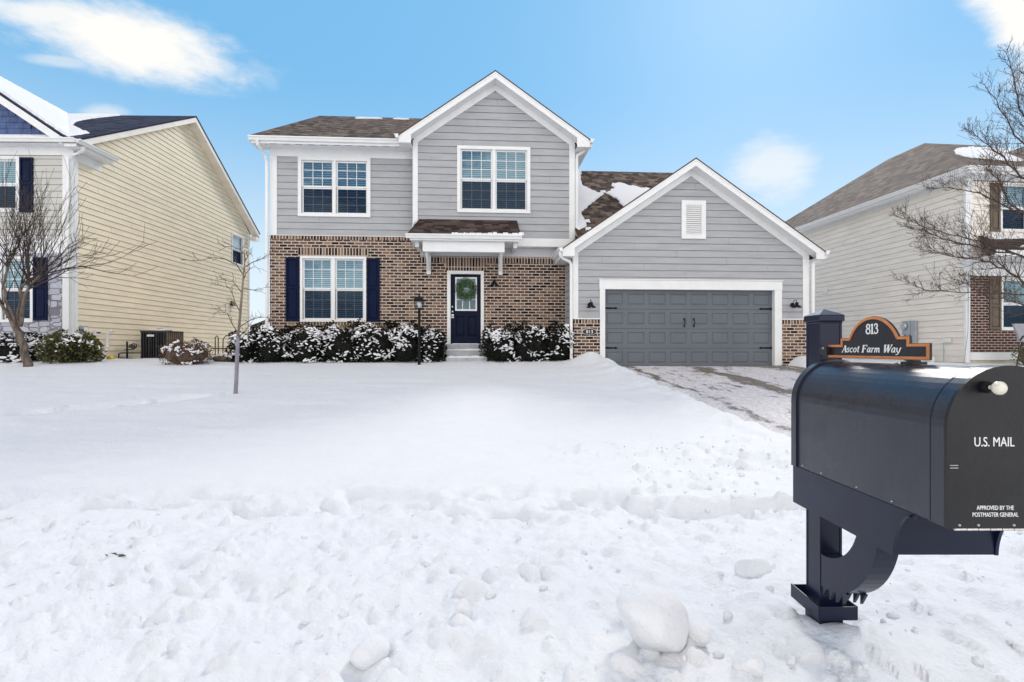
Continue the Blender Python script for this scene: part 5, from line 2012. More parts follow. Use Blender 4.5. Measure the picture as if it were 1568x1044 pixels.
    o = lf.build('dead_leaf', 'dead_leaf', None)
    o.location = (XC, 1.726, EYE - 0.036)
    tag(o, 'tiny withered leaf on mailbox top at the foot of sign bracket', 'leaf')


build_mailbox()


# ------------------------------------------------------------------ trees
def grow(mb, p, d, L, r, depth, rr, spread, up, n=4, kids=3, droop=0.0, minr=0.0025, wig=0.18):
    """one crooked branch with side shoots"""
    pts, rad_ = [Vector(p)], [r]
    steps = 4 if depth > 0 else 3
    d = Vector(d).normalized()
    for i in range(steps):
        d = (d + Vector((rr.gauss(0, wig), rr.gauss(0, wig), rr.gauss(0, wig) + up - droop * i / steps))).normalized()
        pts.append(pts[-1] + d * (L / steps))
        rad_.append(max(minr, r * (1 - 0.75 * (i + 1) / steps)))
    mb.tube(pts, rad_, n, caps=False)
    if depth <= 0:
        return
    for k in range(kids):
        t = 0.25 + 0.75 * (k + rr.random()) / kids
        i = min(steps - 1, int(t * steps))
        q = pts[i].lerp(pts[i + 1], t * steps - i)
        dd = (pts[i + 1] - pts[i]).normalized()
        side = dd.cross(Vector((rr.gauss(0, 1), rr.gauss(0, 1), rr.gauss(0, 1)))).normalized()
        nd = (dd * math.cos(spread) + side * math.sin(spread)).normalized()
        nd.z += up * 0.8
        grow(mb, q, nd, L * rr.uniform(0.42, 0.68), max(minr, rad_[i] * 0.6), depth - 1, rr, spread, up, n, kids, droop, minr, wig)


def limb_points(pts, rr, jit=0.03):
    out = []
    for a, b in zip(pts[:-1], pts[1:]):
        a, b = Vector(a), Vector(b)
        for k in range(3):
            out.append(a.lerp(b, k / 3) + Vector((rr.gauss(0, jit), rr.gauss(0, jit), rr.gauss(0, jit))) * (0 if k == 0 else 1))
    out.append(Vector(pts[-1]))
    return out


def build_trees():
    # many-stemmed bare tree on the left
    rr = random.Random(8)
    x0, y0 = -11.95, 12.9
    gz = ground(x0, y0)
    t = thing('bare_tree', 'bare multi stemmed tree with fanned twigs in front of left house', 'tree', (x0, y0, gz))
    tr = MB()
    stems = [
        [(0.0, 0, -0.1), (-0.10, 0, 0.35), (-0.22, 0.02, 0.70), (-0.30, 0.0, 0.95)],
        [(-0.26, 0.0, 0.88), (-0.45, 0.02, 1.18), (-0.68, 0.05, 1.50), (-1.0, 0.05, 1.95)],
        [(-0.30, 0.0, 0.95), (-0.24, 0.03, 1.4), (-0.20, 0.0, 1.85), (0.02, -0.02, 2.15)],
        [(-0.22, 0.02, 1.0), (-0.05, -0.08, 1.5), (0.12, -0.1, 1.95), (0.42, -0.12, 2.25)],
        [(-0.25, 0.0, 0.9), (-0.40, -0.1, 1.5), (-0.52, -0.1, 2.0), (-0.45, -0.05, 2.45)],
    ]
    rads = [(0.105, 0.085, 0.082, 0.075), (0.062, 0.046, 0.038, 0.025), (0.052, 0.042, 0.035, 0.025), (0.05, 0.038, 0.032, 0.024), (0.042, 0.033, 0.028, 0.020)]
    for k, (s, r_) in enumerate(zip(stems, rads)):
        L = limb_points(s, rr, 0.02)
        R_ = list(np.interp(np.linspace(0, 1, len(L)), np.linspace(0, 1, 4), r_))
        tr.tube(L, R_, 9)
    tr.build('trunk', 'pale_bark', t, smooth=True)
    cr = MB()
    tips = [(-1.0, 0.05, 1.95), (0.02, -0.02, 2.15), (0.42, -0.12, 2.25), (-0.45, -0.05, 2.45), (-0.2, 0.0, 1.85), (0.12, -0.1, 1.95), (-0.68, 0.05, 1.5)]
    for (px_, py_, pz_) in tips:
        for k in range(5):
            a = rr.uniform(-0.8, 0.8)
            d = Vector((math.sin(a) * 1.1, rr.uniform(-0.5, 0.5), 0.9 * math.cos(a) + 0.3))
            grow(cr, (px_, py_, pz_), d, rr.uniform(1.1, 2.0), 0.017, 2, rr, 0.38, 0.12, 4, 4, 0, 0.0030, 0.09)
    for k in range(7):                                    # long low shoots reaching right
        d = Vector((1.0, rr.uniform(-0.3, 0.3), rr.uniform(0.25, 0.75)))
        grow(cr, (0.10, -0.1, 1.9 + 0.05 * k), d, rr.uniform(1.2, 1.75), 0.022, 2, rr, 0.5, 0.05, 4, 4, 0, 0.0038, 0.10)
    for a, h in ((-0.62, 2.3), (-0.15, 2.5)):              # tall straight shoots
        grow(cr, (a, 0, 1.9), (0.08 * rr.gauss(0, 1), 0, 1), h * 0.72, 0.024, 2, rr, 0.35, 0.12, 4, 5, 0, 0.0038, 0.07)
    cr.build('crown', 'dark_bark', t, smooth=True)

    # sapling with a wrapped stem on the lawn
    S = 9.05 / 800
    at = lambda px_, py_: ((px_ - 784) * S, (535 - py_) * S)
    bx, bw = at(360, 604)
    gz = ground(bx, 9.05)
    t = thing('sapling', 'thin bare sapling with grey wrapped stem standing alone on snowy lawn', 'tree', (bx, 9.05, gz))
    dz = -(gz - EYE)
    L = lambda pts, yy=0.0: [(at(*p)[0] - bx, yy * i / max(1, len(pts) - 1), at(*p)[1]) for i, p in enumerate(pts)]
    tr = MB(dz)
    tr.tube(L([(364, 518), (367, 490), (370, 455), (372.5, 425), (374.5, 405), (374, 383)]), [0.024, 0.022, 0.019, 0.015, 0.011, 0.006], 8)
    tr.build('trunk', 'grey_bark', t, smooth=True)
    wr = MB(dz)
    wr.tube([(-0.005, 0, bw - 0.15)] + L([(361.5, 590), (363, 550), (364.5, 514)]), [0.034, 0.033, 0.032, 0.030], 10)
    wr.build('stem_wrap', 'tree_wrap', t, smooth=True)
    cr = MB(dz)
    rr = random.Random(5)
    brs = [([(375, 398), (371, 388), (360, 380), (345, 373), (330, 372), (318, 366)], 0.4), ([(372, 420), (366, 406), (352, 399), (338, 398), (322, 404), (310, 404)], -0.4),
           ([(370, 448), (360, 438), (350, 430), (336, 427), (322, 419)], 0.3), ([(368, 478), (363, 465), (361, 452), (359, 443), (352, 440)], -0.2),
           ([(363, 508), (352, 494), (343, 480), (336, 478), (327, 474), (321, 470)], 0.3), ([(376, 408), (384, 400), (394, 394), (402, 386), (405, 378)], 0.3),
           ([(374, 426), (381, 420), (391, 415), (403, 412)], -0.3), ([(368, 500), (378, 490), (388, 485), (396, 484), (404, 492)], 0.4),
           ([(366, 516), (378, 509), (390, 500), (402, 490)], -0.3), ([(373, 442), (384, 443), (398, 438)], 0.2), ([(375, 400), (377, 392), (372, 384)], 0.1)]
    for pts, yy in brs:
        P = L(pts, yy)
        Rr = list(np.linspace(0.009, 0.003, len(P)))
        cr.tube(P, Rr, 5)
        for k in range(1, len(P)):
            for j in range(2):
                d = (Vector(P[k]) - Vector(P[k - 1])).normalized() + Vector((rr.gauss(0, 0.5), rr.gauss(0, 0.5), rr.gauss(0, 0.35)))
                grow(cr, P[k], d, rr.uniform(0.07, 0.20), 0.0045, 1, rr, 0.6, 0.05, 4, 2, 0, 0.0022, 0.25)
    cr.build('branches', 'bark', t, smooth=True)

    # spreading tree whose trunk stands beyond the right edge
    rr = random.Random(21)
    Y = 9.2
    S = Y / 800
    bx = 9.75
    gz = ground(bx, Y)
    t = thing('bare_tree', 'wide bare tree with crooked dark twigs reaching in from the right edge', 'tree', (bx, Y, gz))
    dz = -(gz - EYE)
    P3 = lambda px_, py_, yy: ((1632 - (1632 - px_) * 0.84 - 784) * S - bx, yy, (535 - py_) * S)
    tr = MB(dz)
    tr.tube([(0.0, 0, gz - EYE - 0.1), (0.0, 0, -0.2), (0.03, 0, 0.6), (-0.03, 0, 1.4), (0.02, 0.02, 2.4), (-0.03, 0, 3.4), (0.0, 0, 4.6), (0.02, 0, 5.6)], [0.17, 0.14, 0.125, 0.115, 0.095, 0.07, 0.045, 0.02], 10)
    tr.build('trunk', 'dark_bark', t, smooth=True)
    cr = MB(dz)
    limbs = [
        ([(1630, 500), (1600, 462), (1566, 432), (1532, 411), (1500, 398), (1462, 392), (1425, 384), (1400, 372)], 0.3, 0.048),
        ([(1630, 505), (1590, 480), (1545, 470), (1500, 462), (1460, 458), (1425, 446), (1396, 430)], -0.5, 0.030),
        ([(1630, 480), (1596, 450), (1560, 446), (1520, 440), (1480, 442), (1440, 434), (1412, 418)], 1.0, 0.026),
        ([(1628, 440), (1590, 402), (1550, 380), (1510, 372), (1470, 356), (1436, 342), (1412, 330)], 0.8, 0.040),
        ([(1628, 400), (1590, 360), (1552, 338), (1512, 322), (1478, 300), (1452, 282), (1430, 268)], -0.6, 0.040),
        ([(1628, 420), (1580, 390), (1530, 360), (1490, 342), (1455, 318), (1432, 302)], 1.4, 0.030),
        ([(1628, 340), (1590, 290), (1556, 256), (1534, 228), (1510, 208), (1492, 186)], 0.4, 0.045),
        ([(1628, 330), (1590, 280), (1562, 240), (1548, 208), (1534, 170), (1527, 132), (1526, 108)], -0.4, 0.035),
        ([(1628, 300), (1600, 250), (1576, 210), (1562, 160), (1554, 110), (1548, 72)], 0.2, 0.040),
        ([(1628, 380), (1595, 330), (1560, 300), (1530, 282), (1500, 268), (1466, 262)], 1.0, 0.034),
        ([(1628, 360), (1590, 322), (1556, 300), (1530, 268), (1505, 246), (1490, 222)], -1.1, 0.034),
        ([(1628, 280), (1604, 236), (1584, 190), (1572, 140), (1568, 90)], 0.9, 0.034),
        ([(1630, 470), (1590, 430), (1560, 405), (1530, 392), (1500, 384), (1475, 376)], -1.3, 0.030),
    ]
    for pts, yy, r0 in limbs:
        n = len(pts)
        base = [P3(px_ + rr.gauss(0, 2), py_ + rr.gauss(0, 2), yy * i / (n - 1)) for i, (px_, py_) in enumerate(pts)]
        base[0] = (rr.uniform(-0.02, 0.02), 0, base[0][2])
        P = limb_points(base, rr, 0.018)
        Rr = list(np.interp(np.linspace(0, 1, len(P)), [0, 0.3, 1], [r0 * 0.9, r0 * 0.42, 0.0042]))
        cr.tube(P, Rr, 6)
        for k in range(5, len(P)):
            d0 = (P[k] - P[k - 1]).normalized()
            for j in range(3 if k > len(P) * 0.3 else 2):
                d = d0 * 0.7 + Vector((rr.gauss(0.05, 0.5), rr.gauss(0, 0.6), rr.gauss(0.42, 0.45)))
                grow(cr, P[k], d, rr.uniform(0.30, 0.95) * (1 - 0.78 * k / len(P)), max(0.0045, Rr[k] * 0.5), 2, rr, 0.6, 0.08, 4, 3, 0.0, 0.0021, 0.16)
    cr.build('crown', 'twig_bark', t, smooth=True)


build_trees()


# ------------------------------------------------------------------ shrubs
def ico(sub):
    bm = bmesh.new()
    bmesh.ops.create_icosphere(bm, subdivisions=sub, radius=1.0)
    v = np.array([x.co[:] for x in bm.verts])
    f = [tuple(q.index for q in p.verts) for p in bm.faces]
    bm.free()
    return v, f


ICO1, ICO2, ICO3 = ico(1), ico(2), ico(3)


def lump(mb, c, r, flat, seed, base=ICO2, rough=0.35, ang=0.0, tilt=0.0):
    v, f = base
    g = np.random.default_rng(seed)
    k = g.normal(size=(6, 3))
    k /= np.linalg.norm(k, axis=1)[:, None]
    h = g.uniform(0.45, 0.95, 6)
    w = v.copy()
    for a, b in zip(k, h):                  # slice flat facets, then roughen
        d = w @ a
        w -= np.outer(np.maximum(d - b, 0) * 0.85, a)
    w *= (1 + rough * 0.25 * g.normal(size=len(w)))[:, None]
    ca, sa = math.cos(ang), math.sin(ang)
    x, y, z = w[:, 0] * r[0], w[:, 1] * r[1], w[:, 2] * r[2] * flat
    ct, st = math.cos(tilt), math.sin(tilt)
    x, z = x * ct - z * st, x * st + z * ct
    p = np.column_stack([c[0] + x * ca - y * sa, c[1] + x * sa + y * ca, c[2] + z])
    mb.raw(p.tolist(), f)


def shrub(label, x, y, rx, ry, h, seed, leaf='evergreen', core='evergreen_core', nleaf=2200, size=0.05, nsnow=70, snow_r=(0.03, 0.10), name='evergreen_shrub', sprigs=0,
          group=None, cat='shrub', snow_low=0.25, sphere=2.6, big=0):
    g = np.random.default_rng(seed)
    gz = ground(x, y) - 0.03
    root = thing(name, label, cat, (x, y, gz), 0, group)
    k1 = g.uniform(0, 6.28, 8)

    def surf(th, z):
        """radius multiplier of the uneven outline"""
        m = 1 + 0.10 * np.sin(3 * th + k1[0] + 2 * z) + 0.08 * np.sin(5 * th + k1[1] - 4 * z) + 0.06 * np.sin(9 * th + k1[2] + 5 * z)
        return m
    # leaves through the outer shell
    n = nleaf
    th = g.uniform(0, 2 * math.pi, n)
    zz = g.uniform(0.02, 1.0, n) ** 0.85
    prof = (1 - np.abs(zz * 1.12 - 0.48) ** sphere / (0.66 ** sphere)).clip(0.02, 1) ** (1 / sphere)
    shell = 1 - 0.32 * g.random(n) ** 1.6
    rr_ = prof * surf(th, zz) * shell
    top = h * (1 + 0.10 * np.sin(2.3 * th + k1[3]) + 0.07 * np.sin(4 * th + k1[4]))
    P = np.column_stack([rx * rr_ * np.cos(th), ry * rr_ * np.sin(th), zz * top])
    D = np.column_stack([np.cos(th), np.sin(th), (zz - 0.3) * 1.6]) + g.normal(size=(n, 3)) * 0.7
    D /= np.linalg.norm(D, axis=1)[:, None]
    Sd = np.cross(D, g.normal(size=(n, 3)))
    Sd /= np.linalg.norm(Sd, axis=1)[:, None]
    ln = size * (0.6 + 0.8 * g.random(n))
    wd = ln * (0.28 + 0.2 * g.random(n))
    A, B = P - Sd * wd[:, None] * 0.2, P + Sd * wd[:, None] * 0.2
    mid = P + D * (ln * 0.5)[:, None]
    V = np.stack([P, mid + Sd * wd[:, None], P + D * ln[:, None], mid - Sd * wd[:, None]], 1).reshape(-1, 3)
    mb = MB()
    mb.raw(V.tolist(), [(4 * i, 4 * i + 1, 4 * i + 2, 4 * i + 3) for i in range(n)])
    fo = mb.build('foliage', leaf, root)
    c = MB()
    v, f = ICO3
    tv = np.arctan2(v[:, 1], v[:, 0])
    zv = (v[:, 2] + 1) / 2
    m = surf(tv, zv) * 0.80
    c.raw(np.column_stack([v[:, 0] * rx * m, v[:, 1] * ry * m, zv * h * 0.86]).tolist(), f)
    for k in range(int(sprigs)):
        a = g.uniform(0, 6.28)
        q = g.uniform(0.2, 0.95)
        bx_, by_ = rx * q * math.cos(a), ry * q * math.sin(a)
        hz = h * (1 - 0.45 * q * q)
        d = g.normal(size=3) * 0.05
        c.tube([(bx_, by_, hz * 0.7), (bx_ + d[0], by_ + d[1], hz * 1.0), (bx_ + d[0] * 2.2, by_ + d[1] * 2.2, hz * (1.05 + 0.1 * g.random()))], [0.006, 0.005, 0.003], 4)
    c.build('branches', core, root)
    if nsnow:
        s = MB()
        def on_surface(a, z, q):
            pr_ = max(0.05, 1 - abs(z * 1.12 - 0.48) ** sphere / (0.66 ** sphere)) ** (1 / sphere)
            q *= pr_ * float(surf(np.array([a]), np.array([z]))[0])
            return (rx * q * math.cos(a), ry * q * math.sin(a), z * h * (1 + 0.08 * math.sin(2.3 * a + k1[3])) * 0.97)
        spots = []
        for k in range(nsnow):
            a = g.uniform(0, 2 * math.pi) if g.random() < 0.45 else -math.pi / 2 + g.normal() * 0.75
            z = snow_low + (1 - snow_low) * g.random() ** 0.6
            spots.append((a, z, g.uniform(0.84, 1.0), snow_r[0] + (snow_r[1] - snow_r[0]) * 0.6 * g.random() ** 2.4))
        for k in range(4 + 2 * big):          # patches of many small pieces lying over the twigs
            a0 = -math.pi / 2 + g.normal() * 0.8
            z0 = g.uniform(0.62, 0.98) if k < 4 + big else g.uniform(0.05, 0.55)
            for q in range(int(g.integers(5, 13))):
                spots.append((a0 + g.normal() * 0.20, min(1.0, max(0.03, z0 + g.normal() * 0.075)), g.uniform(0.9, 1.03), snow_r[1] * g.uniform(0.25, 0.75)))
        for k, (a, z, q, r) in enumerate(spots):
            lump(s, on_surface(a, z, q), (r * g.uniform(0.9, 2.1), r * g.uniform(0.7, 1.1), r * g.uniform(0.6, 1.0)), 0.75, seed * 100 + k, ICO1, 0.55, g.uniform(-0.5, 0.5), g.normal() * 0.55)
        so = s.build('snow_cover', 'roof_snow', root, smooth=True)
        so['kind'] = 'stuff'
        sub = so.modifiers.new('soft', 'SUBSURF')
        sub.levels = sub.render_levels = 1
    return root


def house_xy(u, v):
    return u * 0.998 - v * 0.0632, 14.75 + u * 0.0632 + v * 0.998


HG = 'snowy evergreen shrubs along the house front'
hedge = [  # u, v, rx, ry, h, what sets it apart
    (-7.38, 0.35, 0.50, 0.50, 0.80, 'dark evergreen shrub at the left end of the hedge, past the house corner'),
    (-6.62, 0.30, 0.60, 0.55, 0.92, 'snow dusted shrub under the left navy shutter of the ground floor window'),
    (-5.72, 0.25, 0.62, 0.55, 0.96, 'shrub under left half of the ground floor window, heavy snow at its foot'),
    (-4.78, 0.25, 0.64, 0.55, 1.00, 'snowy shrub under right half of the ground floor window'),
    (-3.86, 0.22, 0.62, 0.55, 1.04, 'snowy shrub under the right navy shutter, left of lamp post'),
    (-3.02, 0.25, 0.58, 0.52, 1.02, 'white topped shrub directly behind the black lamp post'),
    (-2.32, 0.32, 0.40, 0.48, 0.92, 'narrow dark shrub beside the left of front steps'),
    (-0.28, 0.30, 0.56, 0.52, 0.98, 'snow speckled shrub just right of the front steps'),
    (0.58, 0.28, 0.58, 0.52, 1.00, 'middle shrub of three right of the door, under brick wall'),
    (1.38, 0.30, 0.50, 0.50, 1.02, 'dark shrub against the garage corner, right of the door'),
]
for i, (u, v, rx, ry, h, lab) in enumerate(hedge):
    x, y = house_xy(u, v)
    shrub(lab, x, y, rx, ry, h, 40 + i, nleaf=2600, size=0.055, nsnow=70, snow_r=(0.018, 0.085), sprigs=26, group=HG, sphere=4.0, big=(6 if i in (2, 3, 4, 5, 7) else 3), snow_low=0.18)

shrub('rounded olive green shrub with snow patches at left house corner', -11.85, 14.1, 0.70, 0.6, 0.78, 71, 'olive_leaf', 'evergreen_core', 2600, 0.065, 26, (0.03, 0.09), 'olive_shrub', 8, snow_low=0.5, big=0)
shrub('dark snow capped shrub at the left edge behind bare tree trunk', -13.6, 14.35, 0.95, 0.55, 0.72, 72, 'evergreen', 'evergreen_core', 2200, 0.055, 70, (0.03, 0.10), 'evergreen_shrub', 10, snow_low=0.55, big=5)
shrub('rust brown twiggy shrub with snow clumps beside cream wall', -8.55, 13.75, 0.62, 0.5, 0.62, 73, 'brown_leaf', 'bark', 2600, 0.035, 34, (0.03, 0.09), 'brown_shrub', 40, snow_low=0.3, sphere=2.2, big=1)
shrub('variegated shrub at right edge before the red brick house', 15.05, 15.0, 0.45, 0.4, 0.75, 74, 'variegated_leaf', 'bark', 1200, 0.05, 14, (0.02, 0.05), 'evergreen_shrub', 6)
shrub('low dry twigs poking from snow behind the sapling', -7.95, 14.6, 0.5, 0.35, 0.22, 75, 'brown_leaf', 'bark', 300, 0.03, 16, (0.03, 0.08), 'brown_shrub', 20)


# ------------------------------------------------------------------ wreath, lamps, plaque
def build_fixtures():
    base = house.location.z - EYE
    Mh = Matrix.Translation(house.location) @ Matrix.Rotation(math.atan(HS), 4, 'Z')
    rz = math.atan(HS)

    def place(u, v, w):
        return tuple(Mh @ Vector((u, v, w - base)))
    # wreath hanging on the door
    g = np.random.default_rng(9)
    wt = thing('wreath', 'green leafy wreath hanging on the navy front door', 'wreath', place(-1.315, 1.245, 1.45), rz)
    n = 2200
    a = g.uniform(0, 6.283, n)
    R_, r = 0.205, 0.125
    b = g.uniform(0, 6.283, n)
    q = r * np.sqrt(g.random(n)) * (1 + 0.2 * np.sin(5 * a))
    P = np.column_stack([(R_ + q * np.cos(b)) * np.cos(a), -0.055 + q * np.sin(b) * 0.5, 0.37 + (R_ + q * np.cos(b)) * np.sin(a)])
    D = np.column_stack([np.cos(a + 0.9), -0.4 * np.ones(n), np.sin(a + 0.9)]) + g.normal(size=(n, 3)) * 0.5
    D /= np.linalg.norm(D, axis=1)[:, None]
    Sd = np.cross(D, g.normal(size=(n, 3)))
    Sd /= np.linalg.norm(Sd, axis=1)[:, None]
    ln = 0.05 * (0.6 + 0.8 * g.random(n))
    mid = P + D * (ln * 0.5)[:, None]
    V = np.stack([P, mid + Sd * 0.010, P + D * ln[:, None], mid - Sd * 0.010], 1).reshape(-1, 3)
    mb = MB()
    mb.raw(V.tolist(), [(4 * i, 4 * i + 1, 4 * i + 2, 4 * i + 3) for i in range(n)])
    mb.build('leaves', 'wreath_green', wt)
    mb = MB()
    mb.tube([(R_ * math.cos(t), -0.05, 0.37 + R_ * math.sin(t)) for t in np.linspace(0, 6.283, 25)], 0.03, 6)
    mb.tube([(0, -0.02, 0.37 + R_), (0, -0.012, 0.86)], 0.006, 5)
    mb.build('ring', 'evergreen', wt)

    # black barn lamps
    def barn_lamp(label, u, v, w, group):
        t = thing('wall_lamp', label, 'wall lamp', place(u, v, w - 0.16), rz, group)
        z0 = 0.16
        pl = MB()
        pl.lathe([(0.065, -0.002), (0.065, -0.018), (0.05, -0.028)], (0, 0, z0), 'y', 18)
        pl.build('wall_plate', 'black_iron', t)
        ar = MB()
        ar.tube([(0, -0.02, z0), (0, -0.05, z0 + 0.08), (0, -0.10, z0 + 0.135), (0, -0.17, z0 + 0.135), (0, -0.21, z0 + 0.08), (0, -0.215, z0 + 0.04)], 0.008, 8)
        ar.build('arm', 'black_iron', t, smooth=True)
        sh = MB()
        sh.lathe([(0.035, 0.06), (0.045, 0.05), (0.045, -0.01), (0.06, -0.025), (0.135, -0.085), (0.140, -0.095), (0.130, -0.092), (0.055, -0.03)], (0, -0.215, z0), 'z', 24)
        auto_smooth(sh.build('lamp_shade', 'black_iron', t), 45)
        bu = MB()
        bu.lathe([(0.02, -0.03), (0.035, -0.06), (0.028, -0.085), (0.008, -0.098)], (0, -0.215, z0), 'z', 12)
        bu.build('bulb', 'lamp_glow', t, smooth=True)
    G = 'black barn lamps on the grey house'
    barn_lamp('black barn lamp on grey siding above the oval number plaque', 2.215, -0.016, 1.27, G)
    barn_lamp('black barn lamp right of the garage door near corner board', 8.20, -0.016, 1.30, G)
    barn_lamp('black barn lamp on brick wall right of the front door', -0.47, 1.195, 2.02, G)

    # oval plaque
    t = thing('number_plaque', 'black oval plaque reading 813 on brick beside garage door', 'sign', place(2.20, -0.066, 0.42), rz)
    zc = 0.085
    for nm, k, y, m in (('rim', 1.0, -0.006, 'letter_white'), ('plate', 0.92, -0.010, 'sign_black')):
        mb = MB()
        pts = [(0.225 * k * math.copysign(abs(math.cos(a)) ** 1.25, math.cos(a)), zc + 0.093 * k * math.sin(a)) for a in np.linspace(0, 6.283, 33)[:-1]]
        mb.prism(FRONT(0.0), pts, 0.0, -y)
        mb.build(nm, m, t)
    text_mesh('lettering', '813', 0.135, 'letter_white', t, (0, -0.0108, zc - 0.047), (1, 0, 0), (0, 0, 1), align='CENTER', offset=0.001)

    # lamp post on the lawn
    Y = 13.9
    X = (642 - 784) / 800 * Y
    gz = ground(X, Y)
    t = thing('lamp_post', 'black lamp post with glass lantern standing in snow before the hedge', 'lamp post', (X, Y, gz))
    W = lambda py_: (535 - py_) / 800 * Y - (gz - EYE)
    p = MB()
    p.lathe([(0.042, -0.15), (0.042, 0.5), (0.036, 0.52), (0.036, W(473))], (0, 0, 0), 'z', 14)
    p.lathe([(0.05, W(483)), (0.05, W(482.2))], (0, 0, 0), 'z', 14)
    p.build('pole', 'black_iron', t)
    f = MB()
    z0, z1, z2 = W(473), W(460.5), W(452)
    a0, a1 = 0.085, 0.115
    f.box(-0.10, 0.10, -0.10, 0.10, z0 - 0.005, z0 + 0.020)
    f.box(-0.125, 0.125, -0.125, 0.125, z1 - 0.015, z1 + 0.01)
    for sx in (-1, 1):
        for sy in (-1, 1):
            f.tube([(sx * a0, sy * a0, z0 + 0.02), (sx * a1, sy * a1, z1 - 0.015)], 0.009, 6)
    e = 0.155
    q = [(-e, -e, z1 + 0.0105), (e, -e, z1 + 0.0105), (e, e, z1 + 0.0105), (-e, e, z1 + 0.0105)]
    for i in range(4):
        f.poly([q[i], q[(i + 1) % 4], (0, 0, z2)])
    f.poly(q[::-1])
    f.lathe([(0.018, z2 - 0.03), (0.02, z2), (0.008, z2 + 0.03)], (0, 0, 0), 'z', 10)
    f.build('lantern_frame', 'black_iron', t)
    gl = MB()
    for k in range(4):
        s, c = [(-1, -1), (1, -1), (1, 1), (-1, 1)][k], [(-1, -1), (1, -1), (1, 1), (-1, 1)][(k + 1) % 4]
        gl.poly([(s[0] * a0, s[1] * a0, z0 + 0.02), (c[0] * a0, c[1] * a0, z0 + 0.02), (c[0] * a1, c[1] * a1, z1 - 0.016), (s[0] * a1, s[1] * a1, z1 - 0.016)])
    gl.build('lantern_glass', 'lamp_glass', t)
    bu = MB()
    bu.lathe([(0.03, z0 + 0.02), (0.03, z0 + 0.07), (0.055, z0 + 0.12), (0.045, z0 + 0.17), (0.015, z0 + 0.19)], (0, 0, 0), 'z', 12)
    bu.build('bulb', 'lamp_glow', t, smooth=True)


build_fixtures()


